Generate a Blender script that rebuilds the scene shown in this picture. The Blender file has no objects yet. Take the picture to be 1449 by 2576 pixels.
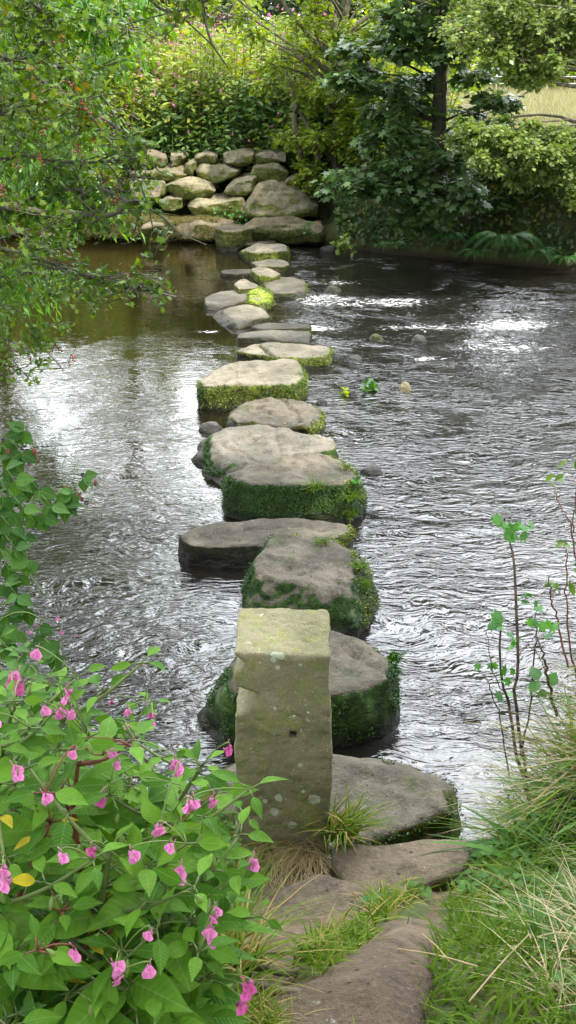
import bpy, bmesh, math
import numpy as np
from mathutils import Vector

# ------------------------------------------------------------------ camera, sky, sun
SC = bpy.context.scene
R_ = math.radians
H = 2.7                       # camera height over the water
TH = R_(24.0)                 # camera pitched down
FPX = 2600.0                  # focal length, in units where the picture is 1449 x 2576
CXP, CYP = 724.5, 1288.0

cam_d = bpy.data.cameras.new("camera")
cam = bpy.data.objects.new("camera", cam_d)
SC.collection.objects.link(cam)
cam.location = (0, 0, H)
cam.rotation_euler = (math.pi/2 - TH, 0, 0)
cam_d.sensor_fit = 'VERTICAL'
cam_d.sensor_height = 36.0
cam_d.lens = 36.0*FPX/2576.0
cam_d.clip_start = 0.05
cam_d.clip_end = 2000
SC.camera = cam

SUN_EL, SUN_AZ = R_(54), R_(128)         # azimuth measured from +Y towards +X
SUN_DIR = Vector((math.sin(SUN_AZ)*math.cos(SUN_EL), math.cos(SUN_AZ)*math.cos(SUN_EL), math.sin(SUN_EL)))
wd = bpy.data.worlds.new("World"); SC.world = wd; wd.use_nodes = True
nt = wd.node_tree; nt.nodes.clear()
wo = nt.nodes.new('ShaderNodeOutputWorld'); bg = nt.nodes.new('ShaderNodeBackground')
sky = nt.nodes.new('ShaderNodeTexSky'); sky.sky_type = 'NISHITA'; sky.sun_disc = False
sky.sun_elevation = SUN_EL; sky.sun_rotation = SUN_AZ
tc = nt.nodes.new('ShaderNodeTexCoord'); mp = nt.nodes.new('ShaderNodeMapping')
mp.inputs['Scale'].default_value = (1.0, 1.0, 2.2)
nz = nt.nodes.new('ShaderNodeTexNoise'); nz.inputs['Scale'].default_value = 2.6; nz.inputs['Detail'].default_value = 7
nz.inputs['Roughness'].default_value = 0.55
cr = nt.nodes.new('ShaderNodeValToRGB'); cr.color_ramp.elements[0].position = 0.40; cr.color_ramp.elements[1].position = 0.55
mx = nt.nodes.new('ShaderNodeMix'); mx.data_type = 'RGBA'
# cloud, brightness added straight ahead for the water to reflect, in the sky texture's own units
dt = nt.nodes.new('ShaderNodeVectorMath'); dt.operation = 'DOT_PRODUCT'; dt.inputs[1].default_value = Vector((.05, .80, .60)).normalized()
nt.links.new(tc.outputs['Generated'], dt.inputs[0])
mr = nt.nodes.new('ShaderNodeMapRange'); mr.interpolation_type = 'SMOOTHSTEP'; mr.inputs[1].default_value = .4; mr.inputs[2].default_value = 1.0; mr.inputs[3].default_value = 1.15; mr.inputs[4].default_value = 4.8
nt.links.new(dt.outputs['Value'], mr.inputs[0])
cl = nt.nodes.new('ShaderNodeVectorMath'); cl.operation = 'SCALE'; cl.inputs[0].default_value = (12.9, 13.4, 14.2)
nt.links.new(mr.outputs[0], cl.inputs['Scale']); nt.links.new(cl.outputs[0], mx.inputs['B'])
nt.links.new(tc.outputs['Generated'], mp.inputs['Vector']); nt.links.new(mp.outputs[0], nz.inputs['Vector'])
nt.links.new(nz.outputs['Fac'], cr.inputs[0]); nt.links.new(cr.outputs[0], mx.inputs['Factor'])
nt.links.new(sky.outputs[0], mx.inputs['A']); nt.links.new(mx.outputs['Result'], bg.inputs['Color'])
bg.inputs['Strength'].default_value = 0.12
nt.links.new(bg.outputs[0], wo.inputs[0])

sl = bpy.data.lights.new("sun", 'SUN'); sun = bpy.data.objects.new("sun", sl); SC.collection.objects.link(sun)
sl.energy = 4.4; sl.angle = R_(1.5); sl.color = (1.0, 0.93, 0.78)
sun.rotation_euler = SUN_DIR.to_track_quat('Z', 'Y').to_euler()
sun.location = (10, 10, 20)

SC.view_settings.view_transform = 'Standard'; SC.view_settings.look = 'None'
SC.view_settings.gamma = 1; SC.view_settings.exposure = 0.68
SC.cycles.max_bounces = 6; SC.cycles.transparent_max_bounces = 4
SC.cycles.diffuse_bounces = 3; SC.cycles.glossy_bounces = 3; SC.cycles.transmission_bounces = 3
SC.cycles.caustics_reflective = False; SC.cycles.caustics_refractive = False

# ------------------------------------------------------------------ helpers
def ray(px, py):
    xr = (px-CXP)/FPX; yr = (CYP-py)/FPX
    return np.array([xr, math.cos(TH)+yr*math.sin(TH), -math.sin(TH)+yr*math.cos(TH)])
def at_z(px, py, z):
    d = ray(px, py); t = (z-H)/d[2]; return np.array([0, 0, H])+d*t
def at_y(px, py, Y):
    d = ray(px, py); t = Y/d[1]; return np.array([0, 0, H])+d*t
def project(P):
    P = np.asarray(P, float); x = P[:, 0]; y = P[:, 1]; z = P[:, 2]-H
    zd = y*math.cos(TH)-z*math.sin(TH); up = y*math.sin(TH)+z*math.cos(TH)
    return np.stack([CXP+FPX*x/zd, CYP-FPX*up/zd], 1)
def ztop(yt, yb, inset=0.03):
    b = at_z(CXP, yb, 0); return at_y(CXP, yt, b[1]+inset)[2]

def hsh(ix, iy, iz, seed):
    n = (ix*73856093) ^ (iy*19349663) ^ (iz*83492791) ^ (seed*2654435761)
    n = n & 0xffffffff
    n = ((n ^ (n >> 13))*1274126177) & 0xffffffff
    n = (n ^ (n >> 16)) & 0xffffffff
    n = ((n ^ (n >> 15))*2246822519) & 0xffffffff
    return ((n ^ (n >> 13)) & 0xffff)/65535.0*2-1
def vnoise(P, seed=0):
    P = np.asarray(P, float)
    if P.shape[1] == 2: P = np.concatenate([P, np.zeros((len(P), 1))], 1)
    i = np.floor(P).astype(np.int64); f = P-i; f = f*f*f*(f*(f*6-15)+10)
    r = 0
    for dx in (0, 1):
        for dy in (0, 1):
            for dz in (0, 1):
                w = (f[:, 0] if dx else 1-f[:, 0])*(f[:, 1] if dy else 1-f[:, 1])*(f[:, 2] if dz else 1-f[:, 2])
                r = r+w*hsh(i[:, 0]+dx, i[:, 1]+dy, i[:, 2]+dz, seed)
    return r
def fbm(P, freq, octv=4, seed=0, gain=0.5):
    P = np.asarray(P, float)*freq; r = 0; a = 1
    for k in range(octv):
        r = r+a*vnoise(P+k*17.3, seed+k); P = P*2.03; a *= gain
    return r
def sstep(a, b, x):
    t = np.clip((x-a)/(b-a), 0, 1); return t*t*(3-2*t)

def inpoly(X, Y, poly):
    poly = np.asarray(poly, float); ins = np.zeros(X.shape, bool); n = len(poly); j = n-1
    for i in range(n):
        xi, yi = poly[i]; xj, yj = poly[j]
        c = ((yi > Y) != (yj > Y)) & (X < (xj-xi)*(Y-yi)/((yj-yi) if yj != yi else 1e-9)+xi)
        ins ^= c; j = i
    return ins
def sdist(X, Y, poly):
    """distance to the polygon's edge, positive outside"""
    poly = np.asarray(poly, float); d = np.full(X.shape, 1e9); n = len(poly)
    for i in range(n):
        a = poly[i]; b = poly[(i+1) % n]; ab = b-a; L = (ab**2).sum()
        t = np.clip(((X-a[0])*ab[0]+(Y-a[1])*ab[1])/L, 0, 1)
        d = np.minimum(d, (X-a[0]-t*ab[0])**2+(Y-a[1]-t*ab[1])**2)
    d = np.sqrt(d); return np.where(inpoly(X, Y, poly), -d, d)
def sample_poly(poly, n, rng):
    poly = np.asarray(poly, float); lo = poly.min(0); hi = poly.max(0); out = []
    while len(out) < n:
        p = lo+(hi-lo)*rng.random((n*3, 2)); k = inpoly(p[:, 0], p[:, 1], poly); out += list(p[k])
    return np.array(out[:n])

def tag(o, label=None, cat=None, group=None, kind=None):
    if label: o['label'] = label
    if cat: o['category'] = cat
    if group: o['group'] = group
    if kind: o['kind'] = kind
    return o
def link(o, parent=None):
    SC.collection.objects.link(o)
    if parent is not None: o.parent = parent
    return o
def thing(name, loc, label, cat, group=None):
    o = bpy.data.objects.new(name, None); o.empty_display_size = 0.1; o.location = loc
    link(o); return tag(o, label, cat, group)

class MB:
    """collects vertices and faces (numpy) and links them as ONE mesh object"""
    def __init__(s): s.V = []; s.F = []; s.n = 0; s.rnd = []; s.luv = []
    def add(s, V, F, rnd=0.5, luv=None):
        V = np.asarray(V, float).reshape(-1, 3)
        if not len(V): return
        s.V.append(V)
        for f in (F if isinstance(F, list) else [F]):
            f = np.asarray(f, np.int64)
            if len(f): s.F.append(f+s.n)
        s.rnd.append(np.broadcast_to(np.asarray(rnd, float), (len(V),)))
        s.luv.append(np.zeros((len(V), 2)) if luv is None else luv)
        s.n += len(V)
    def build(s, name, mat, parent=None, origin=None, smooth=True):
        V = np.concatenate(s.V) if s.V else np.zeros((0, 3))
        if parent is not None and origin is None: origin = np.array(parent_world(parent))
        if origin is not None: V = V-np.asarray(origin)
        me = bpy.data.meshes.new(name)
        me.vertices.add(len(V)); me.vertices.foreach_set('co', V.ravel())
        tot = np.concatenate([np.full(len(f), f.shape[1]) for f in s.F]) if s.F else np.zeros(0, int)
        lp = np.concatenate([f.ravel() for f in s.F]) if s.F else np.zeros(0, int)
        me.loops.add(len(lp)); me.loops.foreach_set('vertex_index', lp.astype(np.int32))
        st = np.concatenate([[0], np.cumsum(tot)[:-1]]) if len(tot) else tot
        me.polygons.add(len(tot)); me.polygons.foreach_set('loop_start', st.astype(np.int32))
        me.polygons.foreach_set('use_smooth', np.full(len(tot), smooth))
        me.update(calc_edges=True); me.validate()
        if s.n:
            a = me.attributes.new('rnd', 'FLOAT', 'POINT'); a.data.foreach_set('value', np.concatenate(s.rnd).astype(np.float32))
            a = me.attributes.new('luv', 'FLOAT2', 'POINT'); a.data.foreach_set('vector', np.concatenate(s.luv).astype(np.float32).ravel())
        if mat: me.materials.append(mat)
        o = bpy.data.objects.new(name, me)
        if parent is None and origin is not None: o.location = origin
        return link(o, parent)
def parent_world(p):
    v = np.array(p.location); q = p.parent
    while q is not None: v = v+np.array(q.location); q = q.parent
    return v

def frames(pts):
    T = np.gradient(pts, axis=0); T /= np.linalg.norm(T, axis=1, keepdims=True)+1e-9
    ref = np.array([0.31, 0.2, 0.93]); A = np.cross(T, ref); A /= np.linalg.norm(A, axis=1, keepdims=True)+1e-9
    return T, A, np.cross(T, A)
def tube(mb, pts, rad, sides=6, rnd=0.5):
    pts = np.asarray(pts, float); k = len(pts); rad = np.broadcast_to(np.asarray(rad, float), (k,))
    T, A, B = frames(pts); an = np.arange(sides)*2*math.pi/sides
    V = pts[:, None]+rad[:, None, None]*(np.cos(an)[None, :, None]*A[:, None]+np.sin(an)[None, :, None]*B[:, None])
    i = np.arange(k-1)[:, None]*sides; j = np.arange(sides)[None]; j2 = (j+1) % sides
    F = np.stack([i+j, i+j2, i+sides+j2, i+sides+j], -1).reshape(-1, 4)
    caps = [np.array([list(range(sides))[::-1]]), np.array([[(k-1)*sides+q for q in range(sides)]])]
    mb.add(V.reshape(-1, 3), [F]+caps, rnd)
def spline(ctrl, n=24):
    """Catmull-Rom through control points"""
    P = np.asarray(ctrl, float); P = np.vstack([2*P[0]-P[1], P, 2*P[-1]-P[-2]]); m = len(P)-3
    u = np.linspace(0, m, n); k = np.minimum(u.astype(int), m-1); t = (u-k)[:, None]
    a, b, c, d = P[k], P[k+1], P[k+2], P[k+3]
    return 0.5*((2*b)+(c-a)*t+(2*a-5*b+4*c-d)*t**2+(3*b-a-3*c+d)*t**3)
def thin_tubes(mb, S, M, E, r0, r1, rnd=0.5):
    """many three-sided twigs start-mid-end"""
    n = len(S)
    if not n: return
    D = E-S; D /= np.linalg.norm(D, axis=1, keepdims=True)+1e-9
    A = np.cross(D, [0.3, 0.1, 0.95]); A /= np.linalg.norm(A, axis=1, keepdims=True)+1e-9; B = np.cross(D, A)
    r0 = np.broadcast_to(r0, (n,)); r1 = np.broadcast_to(r1, (n,)); V = []
    for P, r in ((S, r0), (M, (r0+r1)/2), (E, r1)):
        for q in range(3):
            a = q*2.0944; V.append(P+r[:, None]*(math.cos(a)*A+math.sin(a)*B))
    V = np.stack(V, 1); base = np.arange(n)[:, None]*9; F = []
    for lv in (0, 3):
        for q in range(3):
            q2 = (q+1) % 3; F.append(base+np.array([[lv+q, lv+q2, lv+3+q2, lv+3+q]]))
    mb.add(V.reshape(-1, 3), np.concatenate(F), rnd)

# leaf templates: x along the leaf 0..1, y across, z up; uv = (along, across)
def leaf_tpl(widths, fold=0.25, droop=0.15):
    n = len(widths)+1; V = [(0, 0, 0)]; F3 = []; F4 = []
    xs = [(k+1)/n for k in range(n-1)]
    for x, w in zip(xs, widths):
        z = -droop*x*x
        V += [(x, w, z+fold*w), (x, 0, z), (x, -w, z+fold*w)]
    V.append((1, 0, -droop)); L = len(V)-1
    F3 += [(0, 2, 1), (0, 3, 2)]
    for k in range(len(xs)-1):
        a = 1+3*k; F4 += [(a, a+1, a+4, a+3), (a+1, a+2, a+5, a+4)]
    a = 1+3*(len(xs)-1); F3 += [(a, a+1, L), (a+1, a+2, L)]
    V = np.array(V, float); return V, [np.array(F3), np.array(F4)] if F4 else [np.array(F3)], np.stack([V[:, 0], V[:, 1]/max(widths)*0.5], 1)
def lobed_tpl(lobes, depth=0.5, w=1.0, cx=0.45):
    """star-like leaf, fan round a centre on the midrib"""
    V = [(cx, 0, 0.0)]; n = len(lobes)
    for (a, r) in lobes:
        a = R_(a); V.append((cx+math.cos(a)*r, math.sin(a)*r*w, -0.12*r))
    m = len(lobes); F = [(0, 1+i, 1+(i+1) % m) for i in range(m)]
    V = np.array(V, float); return V, [np.array(F)], V[:, :2].copy()
LANCE = leaf_tpl([.12, .19, .17, .09], .2, .2)
LANCE_HI = leaf_tpl([.1, .17, .215, .225, .21, .17, .115, .055], .25, .28)
ROUND = leaf_tpl([.3, .36, .2], .2, .1)
DIAM = (np.array([[0, 0, 0], [.5, .22, .04], [1, 0, -.06], [.5, -.22, .04]], float), [np.array([[0, 3, 2, 1]])], np.array([[0, 0], [.5, .5], [1, 0], [.5, -.5]], float))
NARROW = leaf_tpl([.10, .12, .06], .2, .35)
MAPLE = lobed_tpl([(-180, .42), (-140, .38), (-115, .50), (-80, .30), (-58, .62), (-28, .32), (0, .62), (28, .32), (58, .62), (80, .30), (115, .50), (140, .38)])
HAW = lobed_tpl([(-180, .45), (-130, .18), (-85, .36), (-62, .20), (-38, .46), (-18, .28), (0, .52), (18, .28), (38, .46), (62, .20), (85, .36), (130, .18)])
BRAM = leaf_tpl([.26, .36, .38, .32, .2, .1], .25, .2)

def norm(A): return A/(np.linalg.norm(A, axis=1, keepdims=True)+1e-9)
def scatter(mb, tpl, P, D, U, S, rnd, wid=1.0):
    """put a leaf at each P, pointing along D with its face towards U"""
    V, Fs, uv = tpl; n = len(P)
    if not n: return
    X = norm(D); Y = norm(np.cross(U, X)); Z = np.cross(X, Y)
    S = np.broadcast_to(S, (n,)); W = np.broadcast_to(wid, (n,))
    out = P[:, None]+S[:, None, None]*(V[None, :, 0:1]*X[:, None]+W[:, None, None]*V[None, :, 1:2]*Y[:, None]+V[None, :, 2:3]*Z[:, None])
    k = len(V); base = (np.arange(n)*k)[:, None, None]
    mb.add(out.reshape(-1, 3), [(f[None]+base).reshape(-1, f.shape[1]) for f in Fs], np.repeat(rnd, k), np.tile(uv, (n, 1)))
def blades(mb, P, D, L, W, bend, rnd, seg=3):
    """grass blades: roots P, leaning dirs D, lengths L"""
    n = len(P); D = norm(D); hz = D.copy(); hz[:, 2] = 0; hz = norm(hz+1e-6)
    side = np.stack([-hz[:, 1], hz[:, 0], np.zeros(n)], 1); rg = np.random.default_rng(int(abs(P[0, 0])*1000)+n)
    a = rg.random(n)*math.pi; side = norm(side*np.cos(a)[:, None]+hz*np.sin(a)[:, None]*.6)
    rows = []; uvs = []
    for k in range(seg+1):
        t = k/seg
        c = P+L[:, None]*(D*t+np.stack([hz[:, 0]*bend*t*t, hz[:, 1]*bend*t*t, np.full(n, -bend*0.75*t*t)], 1))
        w = (W*(1-t**1.6))[:, None]*side
        if k < seg: rows += [c-w, c+w]; uvs += [(t, -.5), (t, .5)]
        else: rows += [c]; uvs += [(1, 0)]
    V = np.stack(rows, 1); m = V.shape[1]; base = (np.arange(n)*m)[:, None]
    F4 = np.concatenate([base+np.array([[2*k, 2*k+1, 2*k+3, 2*k+2]]) for k in range(seg-1)]) if seg > 1 else np.zeros((0, 4), int)
    F3 = base+np.array([[2*seg-2, 2*seg-1, 2*seg]])
    mb.add(V.reshape(-1, 3), [F4, F3], np.repeat(rnd, m), np.tile(np.array(uvs, float), (n, 1)))

# ------------------------------------------------------------------ node helpers
class NT:
    def __init__(s, name):
        s.m = bpy.data.materials.new(name); s.m.use_nodes = True; s.t = s.m.node_tree; s.t.nodes.clear()
        s.out = s.t.nodes.new('ShaderNodeOutputMaterial')
    def n(s, typ, **kw):
        nd = s.t.nodes.new('ShaderNode'+typ)
        for k, v in kw.items():
            if k.startswith('p_'): setattr(nd, k[2:], v)
            else: s.set(nd, k.replace('_', ' ') if k.replace('_', ' ') in nd.inputs else k, v)
        return nd
    def set(s, nd, k, v):
        i = nd.inputs[k]
        if isinstance(v, bpy.types.NodeSocket): s.t.links.new(v, i)
        elif isinstance(v, tuple) and len(v) == 3 and i.type == 'RGBA': i.default_value = v+(1,)
        else: i.default_value = v
    def pos(s): return s.n('NewGeometry').outputs['Position']
    def noise(s, vec, scale, detail=4, rough=.55, out='Fac', dist=0.0):
        nd = s.n('TexNoise', Scale=scale, Detail=detail, Roughness=rough, Distortion=dist); s.set(nd, 'Vector', vec); return nd.outputs[out]
    def math(s, op, a, b=0.0, clamp=False):
        nd = s.n('Math', p_operation=op, p_use_clamp=clamp); s.set(nd, 0, a) if False else None
        for k, v in ((0, a), (1, b)):
            if isinstance(v, bpy.types.NodeSocket): s.t.links.new(v, nd.inputs[k])
            else: nd.inputs[k].default_value = v
        return nd.outputs[0]
    def ramp(s, f, lo, hi):
        nd = s.n('MapRange', p_interpolation_type='SMOOTHSTEP'); s.t.links.new(f, nd.inputs[0]); nd.inputs[1].default_value = lo; nd.inputs[2].default_value = hi; return nd.outputs[0]
    def mix(s, f, a, b):
        nd = s.n('Mix', p_data_type='RGBA')
        for k, v in (('Factor', f), ('A', a), ('B', b)):
            i = [q for q in nd.inputs if q.name == k and (q.type == 'RGBA' or (k == 'Factor' and q.type == 'VALUE'))][0]
            if isinstance(v, bpy.types.NodeSocket): s.t.links.new(v, i)
            elif isinstance(v, tuple): i.default_value = v+(1,) if len(v) == 3 else v
            else: i.default_value = v
        return [q for q in nd.outputs if q.type == 'RGBA'][0]
    def bump(s, h, strength=.4, dist=.02, nrm=None):
        nd = s.n('Bump', Strength=strength, Distance=dist, Height=h)
        if nrm is not None: s.t.links.new(nrm, nd.inputs['Normal'])
        return nd.outputs[0]
    def surf(s, sh): s.t.links.new(sh, s.out.inputs['Surface']); return s.m
    def bsdf(s, col, rough=.6, nrm=None, spec=.5, **kw):
        nd = s.n('BsdfPrincipled'); s.set(nd, 'Base Color', col); s.set(nd, 'Roughness', rough); s.set(nd, 'Specular IOR Level', spec)
        if nrm is not None: s.t.links.new(nrm, nd.inputs['Normal'])
        for k, v in kw.items(): s.set(nd, k.replace('_', ' '), v)
        return nd.outputs[0]

def leaf_mat(name, c1, c2, c3, trans=.35, rough=.45, vein=False, spec=.5, c3w=.12):
    """green leaf: colour varies leaf by leaf between c1 and c2, a few leaves turned to c3"""
    t = NT(name); a = t.n('Attribute', p_attribute_name='rnd').outputs['Fac']
    col = t.mix(t.ramp(a, 0.0, .8), c1, c2); col = t.mix(t.ramp(a, 1-c3w, 1-c3w*.4), col, c3)
    p = t.pos(); bl = t.noise(p, 30, 3); col = t.mix(t.math('MULTIPLY', t.ramp(bl, .35, .7), .35), col, tuple(x*.6 for x in c1))
    nrm = None
    if vein:
        l = t.n('Attribute', p_attribute_name='luv'); sp = t.n('SeparateXYZ', Vector=l.outputs['Vector'])
        ay = t.math('ABSOLUTE', sp.outputs[1])
        mid = t.math('SUBTRACT', 1.0, t.ramp(ay, 0.0, .045))
        sv = t.math('SINE', t.math('MULTIPLY', t.math('SUBTRACT', sp.outputs[0], t.math('MULTIPLY', ay, .35)), 62.0))
        vn = t.ramp(sv, .9, 1.0)
        col = t.mix(t.math('MULTIPLY', t.math('MAXIMUM', mid, t.math('MULTIPLY', vn, .22)), .4), col, (.2, .3, .1))
        nrm = t.bump(sv, .25, .0015)
    b = t.bsdf(col, rough, nrm, spec)
    hs = t.n('HueSaturation', Saturation=1.2, Value=1.7, Hue=.485); t.set(hs, 'Color', col)
    tr = t.n('BsdfTranslucent'); t.set(tr, 'Color', hs.outputs[0])
    mxs = t.n('MixShader'); mxs.inputs[0].default_value = trans
    t.t.links.new(b, mxs.inputs[1]); t.t.links.new(tr.outputs[0], mxs.inputs[2])
    return t.surf(mxs.outputs[0])
def bark_mat(name, c1, c2, scale=30):
    t = NT(name); p = t.pos(); mp = t.n('Mapping', Vector=p); mp.inputs['Scale'].default_value = (1, 1, .35)
    f = t.noise(mp.outputs[0], scale, 5); g = t.noise(p, 4, 3)
    col = t.mix(t.ramp(f, .35, .65), c1, c2); col = t.mix(t.math('MULTIPLY', t.ramp(g, .45, .65), .4), col, (.07, .09, .03))
    return t.surf(t.bsdf(col, .85, t.bump(f, .6, .01)))
# ------------------------------------------------------------------ land and water
RIVER = [(-30, 15), (-9, 11), (-4.2, 8.6), (-2.75, 7.2), (-2.1, 6.0), (-1.75, 4.9), (-1.35, 3.9), (-.9, 3.15), (-.5, 2.82), (.12, 2.80), (.2, 2.62), (.62, 2.62), (.8, 2.75), (1.05, 3.05),
         (1.6, 3.4), (2.5, 4.0), (5, 5.4), (30, 9.5), (30, 15.6), (9, 14.4), (6, 14.0), (3.9, 14.1), (2.6, 14.7), (1.3, 15.5), (.5, 16.1), (-.9, 16.35), (-2.3, 16.5), (-4, 16.9), (-9, 18.5), (-30, 24)]
PATH_PX = [(838, 2120), (1225, 2095), (1170, 2190), (1090, 2260), (1110, 2330), (1040, 2420), (1060, 2640), (700, 2700), (560, 2560), (560, 2380), (620, 2310), (640, 2250), (700, 2190), (780, 2150)]
PATCH_PX = [(735, 2440), (760, 2370), (860, 2330), (900, 2290), (1000, 2245), (1090, 2230), (1080, 2290), (985, 2330), (935, 2390), (880, 2470), (800, 2480)]
def land_z(X, Y):
    X = np.asarray(X, float); Y = np.asarray(Y, float)
    s = sdist(X, Y, RIVER)
    P = np.stack([X, Y], 1)
    n1 = fbm(P, .8, 3, 5); n2 = fbm(P, 5, 3, 9)
    near = Y < 3+abs(X)*1.0
    # near bank: a step by the stones, rising to where the photographer stands
    base = .545+.56*sstep(2.42, 1.25, Y)+.28*sstep(.65, 1.5, X)*sstep(.9, 2.2, Y)-.10*sstep(-.5, -1.1, X)*sstep(1, 2.5, Y)
    base = base+.03*n1+.018*n2
    bankw = .22
    zn = -.45*sstep(0, -.5, s)+base*sstep(-.03, bankw, s)+np.where(s > 0, 0, 0)
    # left bank further on
    zl = -.45*sstep(0, -.6, s)+(.45+.9*sstep(0.5, 4, s)+.1*n1)*sstep(0, .6, s)
    # far bank: slope to the meadow
    side = sstep(-1.2, -3.5, X)
    steep = .75+.6*side-.25*sstep(1.5, 3, X)
    zf = -.45*sstep(0, -.6, s)+(1.12+.06*n1)*sstep(.0, 1.0, s/steep)+.04*n2*sstep(0, .3, s)
    wall = sstep(-3.0, -2.4, X)*sstep(1.2, .6, X)
    zw = -.45*sstep(0, -.6, s)+.22*sstep(.0, .35, s)+.9*sstep(1.3, 2.0, s)+.03*n2*sstep(0, .3, s)
    zf = zf*(1-wall)+zw*wall
    left = sstep(-1.2, -2.2, X)
    near_w = sstep(9.5, 8, Y-X*.25*(X < 0))
    zc = zn*(1-left)+zl*left
    zz = zc*near_w+zf*(1-near_w)
    return np.where((Y > 40), zz+.015*(Y-40), zz)
def land1(x, y): return float(land_z(np.array([x]), np.array([y]))[0])
def ground_hit(px, py, dz=0.0, y0=.6, y1=8.0):
    """where the line of sight through a picture point meets the ground raised by dz"""
    Y = np.linspace(y0, y1, 500); d = ray(px, py); t = Y/d[1]
    X = d[0]*t; Z = H+d[2]*t; g = land_z(X, Y)+dz
    k = np.argmax(Z <= g); return np.array([X[k], Y[k], g[k]-dz])

def axis(lo, hi, c, fine, n):
    u = np.linspace(-1, 1, n); k = 4.2
    f = np.sinh(k*u)/math.sinh(k); a = np.where(f < 0, c+(c-lo)*f, c+(hi-c)*f); return a
gx = np.unique(np.concatenate([np.linspace(-2.2, 2.6, 210), np.linspace(-9, 9, 180), axis(-160, 160, 0, 0, 120)]))
gy = np.unique(np.concatenate([np.linspace(.6, 4.6, 200), np.linspace(4.6, 13, 50), np.linspace(13, 20, 120), np.linspace(20, 60, 60), np.linspace(-30, .6, 30), np.linspace(60, 300, 30)]))
GX, GY = np.meshgrid(gx, gy)
GZ = land_z(GX.ravel(), GY.ravel())
# the trodden earth lies a little lower than the turf
pp = project(np.stack([GX.ravel(), GY.ravel(), GZ], 1)); nearm = (GY.ravel() < 3.2) & (GY.ravel() > .7)
sd = sdist(pp[:, 0], pp[:, 1], PATH_PX); sd2 = sdist(pp[:, 0], pp[:, 1], PATCH_PX)
dirt = np.where(nearm, sstep(40, -20, sd)*sstep(-15, 15, sd2), 0)
GZ = GZ-dirt*.03
def path_amount(P):
    q = project(P); m = (P[:, 1] < 3.2) & (P[:, 1] > .6)
    return np.where(m, sstep(30, -20, sdist(q[:, 0], q[:, 1], PATH_PX)+25*vnoise(P*9, 3))*sstep(-20, 10, sdist(q[:, 0], q[:, 1], PATCH_PX)+18*vnoise(P*11, 4)), 0)
mb = MB(); ny, nx = GX.shape; i = np.arange(ny-1)[:, None]*nx+np.arange(nx-1)[None]
mb.add(np.stack([GX.ravel(), GY.ravel(), GZ], 1), np.stack([i, i+1, i+nx+1, i+nx], -1).reshape(-1, 4), dirt)
t = NT('earth_and_turf'); p = t.pos(); a = t.n('Attribute', p_attribute_name='rnd').outputs['Fac']
sp = t.n('SeparateXYZ', Vector=p)
n1 = t.noise(p, 6, 6); n2 = t.noise(p, 60, 4); n3 = t.noise(p, 1.3, 4)
turf = t.mix(t.ramp(n1, .35, .65), (.035, .055, .014), (.085, .085, .032))
straw = t.mix(t.ramp(n3, .4, .6), (.16, .16, .06), (.30, .26, .13))
turf = t.mix(t.ramp(sp.outputs[1], 20, 26), turf, straw)
earth = t.mix(t.ramp(n1, .3, .7), (.062, .042, .024), (.135, .096, .060)); earth = t.mix(t.math('MULTIPLY', t.ramp(n2, .5, .72), .6), earth, (.21, .165, .115)); vp = t.n('TexVoronoi', Scale=85.0); t.set(vp, 'Vector', p); earth = t.mix(t.math('MULTIPLY', t.ramp(vp.outputs['Distance'], .22, .15), t.ramp(n1, .5, .6)), earth, (.26, .22, .165)); earth = t.mix(t.math('MULTIPLY', t.ramp(t.noise(p, 17, 5, .7), .5, .65), .5), earth, (.05, .035, .022))
col = t.mix(t.ramp(a, .15, .75), turf, earth)
col = t.mix(t.ramp(sp.outputs[2], .10, .0), col, (.035, .025, .017))
hb = t.math('ADD', t.math('MULTIPLY', n1, 1.0), t.math('MULTIPLY', n2, .22))
M_ground = t.surf(t.bsdf(col, .95, t.bump(hb, .8, .03), .25))
g = mb.build('ground', M_ground); tag(g, kind='structure')

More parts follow.
